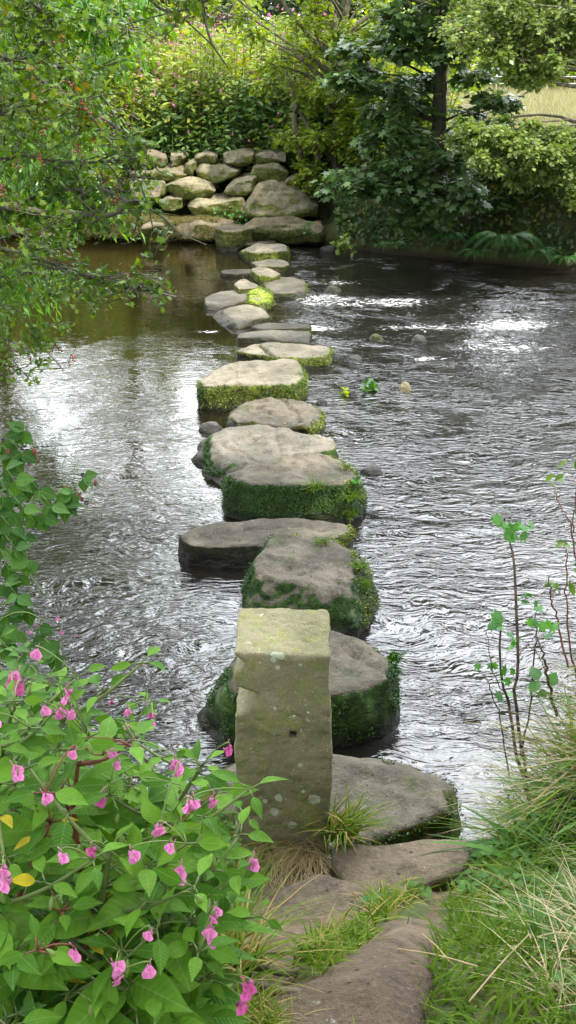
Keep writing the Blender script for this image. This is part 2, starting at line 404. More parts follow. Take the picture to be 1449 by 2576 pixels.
# ------------------------------------------------------------------ stones
def rock_mat(name, b1, b2, m1, m2, amt=0.0, moss_top=0.0, wet=True, slope=.72):
    t = NT(name); p = t.pos(); nr = t.n('NewGeometry').outputs['Normal']; sn = t.n('SeparateXYZ', Vector=nr); sp = t.n('SeparateXYZ', Vector=p)
    ms_ = t.n('Mapping', Vector=p); ms_.inputs['Scale'].default_value = (1, 1, 3.2)
    big = t.noise(p, 2.6, 6, .6); fine = t.noise(p, 75, 4, .7); mid = t.noise(p, 12, 5, .65); st = t.noise(ms_.outputs[0], 9, 5)
    col = t.mix(t.ramp(big, .35, .65), b1, b2)
    col = t.mix(t.math('MULTIPLY', t.ramp(mid, .48, .68), .7), col, tuple(x*.45 for x in b1)); col = t.mix(t.math('MULTIPLY', t.ramp(t.noise(p, 1.7, 5, .7), .5, .62), .45), col, tuple(x*.62 for x in b1)); col = t.mix(t.math('MULTIPLY', t.ramp(t.noise(p, 20, 6, .8), .62, .68), .6), col, (.38, .38, .31))
    col = t.mix(t.math('MULTIPLY', t.ramp(fine, .50, .75), .4), col, tuple(min(1, x*1.45) for x in b2))
    col = t.mix(t.math('MULTIPLY', t.ramp(fine, .45, .28), .5), col, tuple(x*.42 for x in b1))
    vr = t.n('TexVoronoi', Scale=26.0); t.set(vr, 'Vector', p)
    pit = t.ramp(t.math('ADD', vr.outputs['Distance'], t.math('MULTIPLY', mid, .3)), .28, .2)
    col = t.mix(t.math('MULTIPLY', pit, .5), col, tuple(x*.3 for x in b1))  # shade of the pits put into the colour, on top of the bump
    mn = t.noise(p, 7, 6, .68)
    side = t.math('MULTIPLY', t.math('SUBTRACT', slope, sn.outputs[2]), 1.7)
    mk = t.ramp(t.math('ADD', t.math('ADD', side, t.math('MULTIPLY', t.math('SUBTRACT', mn, .5), 2.1)), amt), .12, .42)
    if moss_top: mk = t.math('MAXIMUM', mk, t.math('MULTIPLY', t.ramp(mn, .56, .66), moss_top))
    mc = t.mix(t.ramp(t.noise(p, 22, 4, .7), .38, .64), m1, m2); mc = t.mix(t.math('MULTIPLY', t.ramp(t.noise(p, 160, 2), .4, .6), .5), mc, tuple(x*.35 for x in m1))
    col = t.mix(mk, col, mc)
    rough = t.math('ADD', .8, 0.0)
    if wet:
        wz = t.ramp(t.math('ADD', sp.outputs[2], t.math('MULTIPLY', t.math('SUBTRACT', mid, .5), .14)), .12, .03)
        col = t.mix(t.math('MULTIPLY', wz, .85), col, (.012, .011, .007)); rough = t.math('SUBTRACT', .85, t.math('MULTIPLY', wz, .5))
    hh = t.math('ADD', t.math('ADD', t.math('MULTIPLY', mid, .5), t.math('MULTIPLY', fine, .28)), t.math('ADD', t.math('MULTIPLY', st, .5), t.math('MULTIPLY', pit, -.22)))
    return t.surf(t.bsdf(col, rough, t.bump(hh, 1.0, .034), .35))
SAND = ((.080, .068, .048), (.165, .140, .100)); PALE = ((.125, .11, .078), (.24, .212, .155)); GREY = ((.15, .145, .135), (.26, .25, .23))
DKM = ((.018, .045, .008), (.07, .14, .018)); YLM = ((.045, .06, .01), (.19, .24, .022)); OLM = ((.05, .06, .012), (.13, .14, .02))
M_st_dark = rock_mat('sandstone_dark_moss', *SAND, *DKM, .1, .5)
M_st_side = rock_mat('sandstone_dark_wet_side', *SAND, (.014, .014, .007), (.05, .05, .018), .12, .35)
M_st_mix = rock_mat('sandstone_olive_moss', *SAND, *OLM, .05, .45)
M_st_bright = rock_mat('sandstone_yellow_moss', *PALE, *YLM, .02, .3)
M_st_pale = rock_mat('pale_sandstone', *PALE, *OLM, -.25)
M_st_allmoss = rock_mat('stone_under_moss', *PALE, (.12, .17, .01), (.33, .42, .03), .9)
M_st_bare = rock_mat('bare_dark_stone', (.11, .095, .075), (.20, .17, .13), *OLM, -.35)
M_slab = rock_mat('trodden_slab', (.10, .074, .045), (.18, .138, .090), *OLM, -.9, wet=False)
M_bould = rock_mat('bank_boulder', (.17, .148, .088), (.31, .275, .175), (.10, .12, .02), (.2, .23, .05), -.15, .55, wet=False, slope=.35)
M_bould2 = rock_mat('bank_boulder_brown', (.16, .13, .09), (.29, .245, .17), (.06, .08, .015), (.15, .16, .03), -.2, .3, wet=False, slope=.35)
M_boulm = rock_mat('mossy_brown_slab', (.12, .095, .055), (.22, .18, .11), (.045, .06, .012), (.13, .15, .03), .1, .7, wet=True, slope=.6)
M_pebble = rock_mat('wet_river_stone', (.10, .10, .10), (.2, .2, .2), *OLM, -1.5)

def hull_remesh(P, voxel, smooth=4, amp=.02, freq=4, seed=0, strata=.0):
    bm = bmesh.new()
    for q in P: bm.verts.new([float(c) for c in q])
    r = bmesh.ops.convex_hull(bm, input=bm.verts)
    dl = [g for g in r['geom_interior'] if isinstance(g, bmesh.types.BMVert)]
    dl += [v for v in bm.verts if not v.link_faces and v not in dl]
    if dl: bmesh.ops.delete(bm, geom=list(set(dl)), context='VERTS')
    bmesh.ops.recalc_face_normals(bm, faces=bm.faces)
    me = bpy.data.meshes.new('tmp'); bm.to_mesh(me); bm.free()
    return finish_remesh(me, voxel, smooth, amp, freq, seed, strata)
def finish_remesh(me, voxel, smooth, amp, freq, seed, strata=0.0, cut=None):
    o = bpy.data.objects.new('tmp', me); SC.collection.objects.link(o)
    for c in (cut or []):
        b = o.modifiers.new('b', 'BOOLEAN'); b.operation = 'DIFFERENCE'; b.object = c; b.solver = 'EXACT'
    m = o.modifiers.new('r', 'REMESH'); m.mode = 'VOXEL'; m.voxel_size = voxel
    dg = bpy.context.evaluated_depsgraph_get(); ev = o.evaluated_get(dg); me2 = bpy.data.meshes.new_from_object(ev)
    bpy.data.objects.remove(o); bpy.data.meshes.remove(me)
    n = len(me2.vertices); V = np.empty(n*3); me2.vertices.foreach_get('co', V); V = V.reshape(-1, 3)
    E = np.empty(len(me2.edges)*2, int); me2.edges.foreach_get('vertices', E); E = E.reshape(-1, 2)
    F = np.array([list(pl.vertices) for pl in me2.polygons if len(pl.vertices) == 4], int); F3 = np.array([list(pl.vertices) for pl in me2.polygons if len(pl.vertices) == 3], int).reshape(-1, 3)
    dgr = np.bincount(E.ravel(), minlength=n)[:, None].astype(float)
    def avg(A):
        S = np.zeros_like(A); 
        for c in range(A.shape[1]):
            S[:, c] = np.bincount(E[:, 0], A[E[:, 1], c], n)+np.bincount(E[:, 1], A[E[:, 0], c], n)
        return S/np.maximum(dgr, 1)
    for _ in range(smooth): V = V*.4+avg(V)*.6
    def normals(V):
        q = F if len(F) else F3; N = np.zeros_like(V); c = np.cross(V[q[:, 2]]-V[q[:, 0]], V[q[:, 3 if q.shape[1] == 4 else 1]]-V[q[:, 1]])
        for k in range(q.shape[1]):
            for ax in range(3): N[:, ax] += np.bincount(q[:, k], c[:, ax], n)
        return norm(N)
    N = normals(V)
    d = amp*(fbm(V, freq, 5, seed, .52)+.9*(0.35-np.abs(fbm(V, freq*.8, 3, seed+40))))
    if strata: d = d+strata*vnoise(V*np.array([3, 3, 26])+seed, seed+7)
    V = V+N*d[:, None]
    if smooth <= 3 and voxel > .006: V = V+N*(amp*.28*(fbm(V, freq*4.5, 3, seed+90)-.8*np.clip(.22-np.abs(vnoise(V*np.array([2.2, 6, 6])*freq*.4, seed+91)), 0, 1)*4))[:, None]
    bpy.data.meshes.remove(me2)
    return V, [F, F3], normals(V)
ROCKS = {}; WATERLINES = []
def rock(name, P, mat, label, cat, voxel=.02, smooth=4, amp=.02, freq=4, seed=0, group=None, strata=0.0, dents=(), zt=0):
    V, Fs, N = hull_remesh(P, voxel, smooth, amp, freq, seed, strata)
    for d in dents:                       # (x, y, radius, depth) hollows and (x0, y0, x1, y1, width, depth) cracks, given as picture points on the top face
        a = at_z(d[0], d[1], zt)[:2]
        if len(d) == 4: r2 = ((V[:, :2]-a)**2).sum(1)/d[2]**2; dep = d[3]
        else:
            b = at_z(d[2], d[3], zt)[:2]; ab = b-a; q = V[:, :2]+.035*np.stack([vnoise(V*9, 5), vnoise(V*9, 6)], 1); tt = np.clip(((q-a)@ab)/(ab@ab), 0, 1); r2 = ((q-a-tt[:, None]*ab)**2).sum(1)/d[4]**2; dep = d[5]
        V[:, 2] -= dep*np.exp(-r2)*np.clip(N[:, 2]*1.5, 0, 1)
    c = V.mean(0); c[2] = V[:, 2].min(); mb = MB(); mb.add(V, [f for f in Fs if len(f)])
    o = mb.build(name, mat, origin=c); tag(o, label, cat, group); ROCKS[label] = (o, V, N, Fs[0]); return o, V, N, Fs[0]

DENTS = {13: [(742, 1424, .045, .028), (775, 1365, 735, 1420, .02, .014), (690, 1405, 830, 1470, .012, .014), (800, 1400, .07, .015)], 19: [(655, 868, 692, 912, .018, .06), (740, 880, .08, .012)], 15: [(700, 1190, .10, .022), (800, 1195, .07, .015), (800, 1150, 880, 1195, .014, .016)],
 16: [(620, 1110, .09, .03), (560, 1120, 650, 1150, .016, .02), (740, 1120, .09, .025), (690, 1085, 720, 1150, .012, .015)], 17: [(720, 1010, 760, 1060, .012, .03), (640, 1030, 700, 1050, .014, .025), (660, 1015, .05, .02)], 18: [(600, 940, .07, .018), (700, 915, .06, .015), (530, 945, 640, 930, .012, .014), (560, 955, 700, 950, .01, .01)],
 14: [(560, 1340, 760, 1325, .012, .014), (620, 1350, .08, .014), (790, 1325, .07, .012), (500, 1345, 600, 1355, .010, .012)], 12: [(880, 1650, .08, .018), (850, 1610, 960, 1680, .012, .014), (900, 1700, .05, .01)], 11: [(980, 2000, .09, .02), (880, 1920, 1040, 1980, .013, .014), (920, 2050, .06, .012)]}
def step_stone(top, base, zt, mat, label, seed, voxel=.018, amp=.02, smooth=2, freq=4, dz=None, group='stepping stones across the river'):
    """top: outline of the top face (picture points, lying at height zt); base: outline at the water"""
    P = []; WATERLINES.append(np.array([at_z(q[0], q[1], 0)[:2] for q in base]))
    for k, q in enumerate(top): P.append(at_z(q[0], q[1], zt+(q[2] if len(q) > 2 else 0)))
    c = np.mean(P, 0)
    for q in base:
        b = at_z(q[0], q[1], 0.0); P.append(b)
        e = b.copy(); e[:2] = e[:2]+(b[:2]-c[:2])*.06; e[2] = -.3; P.append(e)
    for q in P[:len(top)]:
        e = q.copy(); e[:2] = c[:2]+(q[:2]-c[:2])*.97; e[2] = -.3; P.append(e)
    return rock('stepping_stone', P, mat, label, 'stepping stone', voxel, smooth, amp, freq, seed, group, .006, DENTS.get(seed, ()), zt)
ST = {}; 
ST[1] = step_stone([(545, 1960), (600, 1905), (700, 1885), (840, 1885), (960, 1910), (1060, 1943), (1120, 1985), (1125, 2035), (1050, 2075), (900, 2120), (700, 2160), (545, 2120)],
    [(508, 2110), (515, 2010), (560, 1940), (1000, 1925), (1145, 1995), (1158, 2090), (1100, 2150), (900, 2200), (560, 2190)], .34, M_st_mix,
    'broad brown first stepping stone at the near bank, partly behind the upright post', 11, .018, .02)
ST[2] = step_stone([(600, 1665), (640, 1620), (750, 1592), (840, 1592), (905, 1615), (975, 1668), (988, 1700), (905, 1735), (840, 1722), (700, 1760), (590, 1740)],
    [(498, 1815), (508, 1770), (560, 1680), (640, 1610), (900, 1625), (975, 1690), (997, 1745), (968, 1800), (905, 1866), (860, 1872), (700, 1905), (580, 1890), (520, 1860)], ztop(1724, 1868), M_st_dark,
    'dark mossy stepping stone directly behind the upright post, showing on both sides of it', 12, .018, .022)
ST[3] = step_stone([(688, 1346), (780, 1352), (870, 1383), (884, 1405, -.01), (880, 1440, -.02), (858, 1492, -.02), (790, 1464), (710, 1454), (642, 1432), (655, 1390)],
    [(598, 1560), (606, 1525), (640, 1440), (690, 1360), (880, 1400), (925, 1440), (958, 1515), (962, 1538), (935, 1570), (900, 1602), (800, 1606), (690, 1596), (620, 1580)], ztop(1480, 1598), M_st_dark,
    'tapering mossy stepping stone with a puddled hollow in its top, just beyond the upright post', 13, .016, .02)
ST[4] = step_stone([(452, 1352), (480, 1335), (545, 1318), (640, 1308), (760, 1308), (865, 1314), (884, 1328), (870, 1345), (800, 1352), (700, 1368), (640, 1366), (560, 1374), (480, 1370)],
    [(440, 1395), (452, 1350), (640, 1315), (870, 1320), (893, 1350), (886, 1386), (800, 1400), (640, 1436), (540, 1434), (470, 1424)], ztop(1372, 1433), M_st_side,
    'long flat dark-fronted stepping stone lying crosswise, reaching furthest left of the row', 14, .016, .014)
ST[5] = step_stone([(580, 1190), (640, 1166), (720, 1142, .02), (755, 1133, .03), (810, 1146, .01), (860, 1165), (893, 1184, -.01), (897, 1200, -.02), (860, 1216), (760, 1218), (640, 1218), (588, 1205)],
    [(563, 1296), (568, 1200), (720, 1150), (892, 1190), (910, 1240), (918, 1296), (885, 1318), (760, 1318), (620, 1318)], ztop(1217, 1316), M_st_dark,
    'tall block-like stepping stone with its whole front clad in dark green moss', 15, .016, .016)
ST[6] = step_stone([(535, 1098), (600, 1077, .02), (642, 1066, .04), (710, 1080, .0), (780, 1090, .01), (830, 1104), (843, 1126), (812, 1142, -.05), (720, 1146, -.10), (640, 1160, -.09), (575, 1166, -.03), (540, 1130)],
    [(488, 1160), (497, 1120), (535, 1095), (640, 1080), (840, 1110), (849, 1150), (830, 1180), (640, 1205), (560, 1225), (505, 1200)], ztop(1168, 1222), rock_mat('worn_grey_sandstone', (.12, .108, .085), (.22, .195, .155), *DKM, .1, .3),
    'wavy-topped grey stepping stone with a mossy left shoulder, behind the tall green-fronted one', 16, .016, .022)
ST[7] = step_stone([(580, 1042), (608, 1016), (660, 1001, .02), (722, 997, .03), (765, 1012), (802, 1040, -.02), (806, 1055, -.04), (780, 1072), (700, 1066), (640, 1058), (592, 1058)],
    [(563, 1075), (570, 1045), (660, 1008), (800, 1030), (810, 1056), (808, 1082), (790, 1094), (700, 1102), (600, 1092)], ztop(1064, 1098), M_st_mix,
    'rough creased stepping stone with orange-brown moss on its right corner', 17, .015, .026)
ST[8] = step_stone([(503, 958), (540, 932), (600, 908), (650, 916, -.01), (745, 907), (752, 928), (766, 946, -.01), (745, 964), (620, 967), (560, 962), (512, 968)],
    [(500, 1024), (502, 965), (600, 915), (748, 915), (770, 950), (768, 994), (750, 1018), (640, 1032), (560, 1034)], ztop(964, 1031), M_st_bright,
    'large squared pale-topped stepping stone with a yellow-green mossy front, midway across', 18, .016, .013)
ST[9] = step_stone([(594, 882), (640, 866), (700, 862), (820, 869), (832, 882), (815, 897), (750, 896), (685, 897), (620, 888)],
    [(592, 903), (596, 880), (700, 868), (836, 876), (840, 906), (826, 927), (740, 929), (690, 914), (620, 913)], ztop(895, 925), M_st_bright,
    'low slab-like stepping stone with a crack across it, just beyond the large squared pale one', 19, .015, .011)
ST[10] = step_stone([(594, 847), (640, 836), (700, 830), (780, 832), (783, 840), (740, 843), (650, 846)],
    [(593, 856), (600, 842), (780, 838), (785, 852), (778, 864), (700, 863), (640, 862), (600, 861)], ztop(845, 863), M_st_bright,
    'narrow flat pale stepping stone beyond the cracked slab', 20, .015, .010)
ST[11] = step_stone([(636, 822), (660, 813), (720, 811), (778, 816), (782, 823), (720, 826), (650, 827)],
    [(630, 828), (640, 818), (720, 813), (784, 820), (784, 829), (720, 831), (650, 832)], .045, M_st_bright,
    'barely emerging low stepping stone with a mossy right end', 21, .015, .008)
ST[12] = step_stone([(541, 797, -.08), (560, 776), (610, 766, .02), (650, 772), (665, 787), (678, 800, -.05), (640, 802, -.03), (590, 806, -.03)],
    [(532, 800), (540, 786), (610, 772), (668, 784), (683, 806), (660, 815), (600, 830), (560, 822)], ztop(797, 824), M_st_pale,
    'domed pale stepping stone with white water curling round its left foot', 22, .015, .014)
ST[13] = step_stone([(513, 748), (560, 732), (622, 726), (632, 744), (612, 757), (570, 758), (540, 762), (516, 760)],
    [(511, 770), (514, 748), (622, 735), (636, 756), (628, 772), (600, 775), (545, 782), (520, 780)], ztop(759, 777), M_st_pale,
    'pale wedge-shaped stepping stone pointing left with a dark underside', 23, .015, .010)
ST[14] = step_stone([(625, 735), (650, 724), (675, 730), (687, 745), (686, 758, -.05), (650, 764, -.03), (625, 756)],
    [(618, 775), (625, 740), (680, 735), (690, 752), (689, 776), (668, 786), (640, 786)], ztop(752, 782), M_st_allmoss,
    'squat stepping stone wholly covered in bright lime-green moss', 24, .014, .014)
ST[15] = step_stone([(653, 697), (680, 691), (766, 702), (770, 726), (735, 736), (690, 738), (668, 722)],
    [(652, 715), (655, 700), (768, 708), (771, 735), (770, 750), (730, 753), (690, 754), (670, 745)], ztop(735, 752), M_st_bright,
    'flat pale trapezoid stepping stone with a moss-rimmed front edge, right of the lime-green one', 25, .014, .009)
ST[16] = step_stone([(590, 716), (602, 705), (615, 703), (645, 716), (650, 724), (600, 725)],
    [(588, 724), (595, 712), (650, 718), (655, 730), (600, 731)], .14, M_st_pale, 'small pointed grey stone behind the wedge-shaped pale one', 26, .012, .008)
ST[17] = step_stone([(632, 680), (650, 671), (680, 678), (704, 690, -.04), (690, 697, -.04), (650, 693)],
    [(628, 700), (634, 680), (700, 685), (708, 696), (690, 714), (640, 716)], .17, M_st_bright, 'mossy-fronted humped stepping stone left of the flat trapezoid one', 27, .013, .011)
ST[18] = step_stone([(555, 681), (575, 677), (632, 677), (634, 687), (590, 688), (558, 687)],
    [(553, 690), (560, 680), (634, 681), (636, 694), (590, 697), (556, 695)], .055, M_st_mix, 'thin flat stone lying in calm water left of the row', 28, .013, .007)
ST[19] = step_stone([(632, 660), (680, 648), (718, 654), (727, 664), (715, 670), (650, 670)],
    [(628, 668), (660, 655), (724, 660), (730, 680), (722, 690), (690, 688), (645, 676)], .12, M_st_pale, 'low grey stepping stone with a mossy right foot, seventh short of the far bank slab', 29, .013, .010)
ST[20] = step_stone([(607, 632, -.1), (648, 613), (700, 611), (722, 618), (725, 630), (690, 634), (640, 636)],
    [(600, 636), (628, 622), (722, 622), (728, 640), (724, 654), (680, 656), (632, 654)], .20, M_st_bright, 'squared stepping stone with yellow moss patches on its front, near the far bank', 30, .013, .011)
ST[21] = step_stone([(606, 608), (630, 598), (680, 600), (694, 608), (660, 614), (620, 614)],
    [(603, 614), (625, 602), (692, 606), (700, 614), (660, 620), (612, 620)], .1, M_st_mix, 'rounded dark low stone beside the far bank slab', 31, .013, .010)
ST[22] = step_stone([(612, 592), (640, 585), (695, 593), (700, 600), (650, 600), (615, 598)],
    [(610, 600), (640, 590), (700, 598), (703, 607), (650, 608), (612, 606)], .12, M_st_bare, 'flat dark slab lying against the foot of the far bank', 32, .013, .008)
ST[23] = step_stone([(543, 574), (580, 563), (628, 567), (634, 574), (596, 582), (560, 580)],
    [(540, 604), (545, 578), (630, 572), (635, 600), (600, 610), (560, 608)], .30, M_st_mix, 'square grey landing block at the far end of the row', 33, .014, .009)

# boulders of the far bank
def boulder(out, Y, mat, label, seed, thick=.7, voxel=.024, amp=.034, name='boulder', bulge=.18, cat='boulder', group='boulders stacked in the far bank'):
    out = np.array(out, float); c = out.mean(0); out = c+(out-c)*1.13; P = []
    for q in out:
        P.append(at_y(q[0], q[1], Y))
        f = c+(q-c)*(.86+.09*math.sin(q[0]*7)); P.append(at_y(f[0], f[1], Y-bulge*(.55+.5*math.sin(q[1]*3+q[0]))))
        b = at_y(q[0], q[1], Y); b[1] += thick; P.append(b)
    return rock(name, P, mat, label, cat, voxel, 1, amp, 2.6, seed, group, .008)
BO = [
 ([(620, 540), (630, 505), (655, 470), (690, 465), (760, 488), (790, 515), (785, 540), (730, 548), (650, 550)], 16.75, M_bould, 'biggest mossy yellow-green boulder with a slanting top, at the right end of the wall', 0.9),
 ([(478, 520), (500, 502), (605, 498), (613, 520), (611, 550), (560, 553), (500, 550)], 16.85, M_bould, 'broad flat-faced boulder at the foot of the wall, left of the biggest one', .7),
 ([(567, 485), (590, 455), (640, 447), (641, 480), (620, 495), (590, 494)], 17.05, M_bould, 'squarish boulder with ivy on its left, directly above the broad flat-faced one', .7),
 ([(637, 445), (640, 420), (700, 418), (722, 436), (715, 455), (660, 466)], 17.25, M_bould, 'oval boulder resting above the biggest boulder', .7),
 ([(497, 432), (515, 418), (575, 417), (600, 430), (590, 450), (535, 462), (512, 452)], 17.3, M_bould, 'rounded boulder in the middle of the wall, beneath the top course', .7),
 ([(408, 470), (430, 460), (480, 452), (525, 462), (537, 482), (510, 498), (440, 495)], 17.0, M_bould, 'long ridged pale boulder in the wall left of the ivy', .7),
 ([(379, 440), (400, 427), (445, 426), (466, 440), (445, 458), (395, 455)], 17.2, M_bould, 'lens-shaped boulder above the long ridged one', .7),
 ([(457, 432), (470, 412), (492, 406), (497, 430), (485, 448), (465, 442)], 17.3, M_bould, 'small wedge boulder squeezed between two larger ones', .6),
 ([(426, 388), (455, 387), (462, 400), (445, 424), (428, 424)], 17.5, M_bould2, 'upright brownish boulder at the left of the top course', .6),
 ([(495, 395), (520, 388), (542, 392), (540, 413), (497, 415)], 17.5, M_bould2, 'small brown boulder of the top course under hanging balsam', .6),
 ([(566, 388), (600, 382), (634, 384), (636, 412), (600, 417), (568, 412)], 17.5, M_bould, 'oblong boulder in the middle of the top course', .6),
 ([(645, 388), (680, 382), (718, 386), (722, 410), (680, 414), (648, 410)], 17.55, M_bould2, 'half-overgrown boulder at the right of the top course', .6),
 ([(330, 435), (360, 428), (380, 435), (378, 452), (345, 457), (328, 452)], 17.25, M_bould2, 'dark boulder at the left of the wall in shade', .6),
 ([(330, 470), (350, 458), (405, 460), (412, 480), (395, 498), (340, 498)], 17.0, M_bould2, 'brownish boulder with a pinkish broken face left of the long ridged one', .6),
 ([(400, 505), (430, 494), (458, 498), (462, 522), (440, 532), (405, 528)], 16.9, M_bould, 'small olive boulder in the second course, above the grass', .6),
 ([(340, 392), (370, 385), (410, 390), (412, 415), (370, 424), (342, 418)], 17.5, M_bould2, 'boulder hidden under pale shrub leaves at upper left of the wall', .6),
 ([(358, 575), (375, 563), (405, 565), (420, 585), (418, 610), (362, 612)], 16.3, M_bould2, 'rounded dark boulder at the water edge beside hanging grass', .5),
 ([(450, 572), (500, 560), (575, 560), (582, 580), (560, 600), (500, 608), (455, 605)], 16.45, M_bould2, 'low brown ledge rock behind the landing block', .4),
 ([(725, 455), (745, 446), (775, 452), (778, 480), (745, 488), (727, 475)], 17.2, M_bould2, 'earthy brown boulder above the right end of the wall', .6),
 ([(615, 580), (640, 566), (720, 564), (800, 569), (808, 590), (802, 612), (740, 615), (630, 606)], 16.0, M_boulm, 'long mossy brown slab lying at the water line below the biggest boulder', .5),
]
for k, (out, Y, m, lab, th) in enumerate(BO): boulder(out, Y, m, lab, 60+k, th)
boulder([(95, 600), (120, 590), (160, 594), (165, 606), (100, 610)], 16.4, M_st_bare, 'flat dark rock at the foot of the far left bank', 95, .4, .02, .02, 'river_rock', .08, 'rock', None)

# rocks standing in the stream
def river_rock(px, py, w, h, label, mat, seed, sink=.08, group='rocks standing in the stream'):
    b = at_z(px, py, 0); s = b[1]*.9135+H*.407; W = w/FPX*s; Hh = h/FPX*s*1.05
    rg = np.random.default_rng(seed); P = []
    for k in range(26):
        a = rg.random()*6.28; e = rg.random()
        P.append(b+np.array([math.cos(a)*W*.5*math.sqrt(1-e*e*.9)*(.85+.3*rg.random()), W*.35+math.sin(a)*W*.36*math.sqrt(1-e*e*.9), -sink+(Hh+sink)*e]))
    for k in range(10):
        a = k*.628; P.append(b+np.array([math.cos(a)*W*.54, W*.35+math.sin(a)*W*.38, -sink-.05]))
    return rock('river_rock', P, mat, label, 'rock', max(.008, W*.05), 3, W*.03, 3/W*.5, seed, group)
river_rock(838, 736, 52, 16, 'brown split rock among the riffle right of the row', M_st_bare, 1)
river_rock(748, 770, 56, 9, 'low wet grey rock in foam right of the row', M_pebble, 2)
river_rock(950, 858, 50, 17, 'moss-capped small rock in the riffle', M_st_allmoss, 3)
river_rock(1056, 863, 44, 18, 'smooth grey cobble with a mossy right end beyond the moss-capped rock', M_pebble, 4)
river_rock(893, 908, 66, 9, 'pale submerged rock under a smooth hump of water', M_pebble, 5)
river_rock(886, 1000, 32, 18, 'dark rounded cobble left of the leafy water plant', M_pebble, 6)
river_rock(945, 984, 36, 12, 'low grey cobble right of the leafy water plant', M_pebble, 7)
river_rock(1021, 987, 42, 24, 'pointed cobble with a yellow-green top', M_bould, 8)
river_rock(808, 1020, 44, 14, 'black angular rock close to the row', M_pebble, 9)
river_rock(938, 1200, 78, 24, 'smooth dark grey rock right of the tall green-fronted stone', M_pebble, 10)
river_rock(526, 1090, 76, 24, 'flat dark rock left of the wavy-topped stone', M_pebble, 13)
river_rock(1105, 672, 34, 7, 'tiny brown rock far out in the dark water', M_st_bare, 14)
river_rock(845, 704, 22, 9, 'white foam in the far riffle, modelled as a small rock', M_st_pale, 15)  # pale rock shape added in place of white foam
river_rock(830, 632, 60, 14, 'dark flat rock at the far bank under leafy seedlings', M_st_bare, 16)

# slabs set in the near bank
def flat_slab(px, z, label, seed, mat=M_slab, th=.22, amp=.016, name='stone_slab'):
    P = [at_z(x, y, z) for x, y in px]; c = np.mean(P, 0)
    P += [np.array([c[0]+(q[0]-c[0])*1.05, c[1]+(q[1]-c[1])*1.05, z-th]) for q in P]
    return rock(name, P, mat, label, 'stone slab', .012, 5, amp, 3, seed, 'trodden slabs in the near bank')
flat_slab([(832, 2118), (900, 2102), (1050, 2098), (1215, 2100), (1160, 2185), (1010, 2245), (880, 2240), (825, 2170)], .57, 'broad worn slab right of the post, forming the step down to the stones', 41)
flat_slab([(640, 2300), (690, 2225), (800, 2185), (905, 2220), (935, 2280), (850, 2318), (740, 2330), (680, 2330)], .68, 'low rounded slab sunk in the earth below the post', 42)
HP = [(1010, 2300), (1110, 2335), (1080, 2450), (1040, 2640), (620, 2700), (640, 2570), (800, 2480), (905, 2405), (960, 2345)]
P_ = [ground_hit(x, y, 0)+[0, 0, .012] for x, y in HP]; P_ += [q-[0, 0, .25] for q in P_]+[ground_hit(900, 2520, 0)+[0, 0, .045], ground_hit(980, 2420, 0)+[0, 0, .04]]
rock('earth_hump', P_, rock_mat('trodden_earth', (.075, .05, .029), (.15, .108, .068), *OLM, -.9, wet=False), 'smooth earthy hump of rock in the trodden path at the bottom', 'rock', .012, 6, .02, 3, 43)
if False: flat_slab([(1010, 2300), (1110, 2330), (1075, 2450), (1035, 2640), (760, 2650), (850, 2520), (905, 2430), (960, 2355)], .90, 'smooth earthy hump of rock in the trodden path at the bottom', 43, th=.35, amp=.02)

# ------------------------------------------------------------------ the upright stone post
YB = 2.43
def pz(y): return at_y(CXP, y, YB)[2]
def px_x(x, y): return at_y(x, y, YB)[0]
out_px = [(595, 2115), (593, 1960), (591, 1830), (590, 1805), (600, 1780), (632, 1745), (604, 1738), (590, 1715), (587, 1640), (612, 1628), (830, 1642), (834, 1700), (833, 1900), (829, 2150)]
bm = bmesh.new()
prof = [at_y(x, y, YB) for x, y in [(594, 2125), (588, 1642), (834, 1652), (829, 2160)]]
prof[0][2] -= .1; prof[3][2] -= .08
fr = [bm.verts.new(q) for q in prof]; bk = [bm.verts.new((q[0]*1.0+(.004 if k in (0, 1) else -.004), q[1]+.235, q[2]+(.012 if k in (1, 2) else 0))) for k, q in enumerate(prof)]
bm.faces.new(fr); bm.faces.new(bk[::-1])
for k in range(4): bm.faces.new((fr[k], bk[k], bk[(k+1) % 4], fr[(k+1) % 4]))
bmesh.ops.recalc_face_normals(bm, faces=bm.faces)
me = bpy.data.meshes.new('tmp'); bm.to_mesh(me); bm.free()
def cutter(build):
    bm = bmesh.new(); build(bm); bmesh.ops.recalc_face_normals(bm, faces=bm.faces); m = bpy.data.meshes.new('cut'); bm.to_mesh(m); bm.free()
    o = bpy.data.objects.new('cut', m); SC.collection.objects.link(o); return o
def notch(bm):
    pts = [(550, 1722), (604, 1732), (652, 1750), (636, 1782), (594, 1800), (550, 1812)]
    a = [bm.verts.new(at_y(x, y, YB)+np.array([0, -.1, 0])) for x, y in pts]; b = [bm.verts.new(at_y(x, y, YB)+np.array([0, .30, .0])) for x, y in pts]
    bm.faces.new(a); bm.faces.new(b[::-1])
    for k in range(6): bm.faces.new((a[k], b[k], b[(k+1) % 6], a[(k+1) % 6]))
def hole(bm):
    c = at_y(737, 1850, YB); bmesh.ops.create_cube(bm, size=1); bmesh.ops.scale(bm, vec=(.028, .16, .033), verts=bm.verts); bmesh.ops.translate(bm, vec=Vector(c), verts=bm.verts)
def socket(bm):
    c = at_y(737, 1802, YB); bmesh.ops.create_cube(bm, size=1); bmesh.ops.scale(bm, vec=(.04, .014, .022), verts=bm.verts); bmesh.ops.translate(bm, vec=Vector(c), verts=bm.verts)
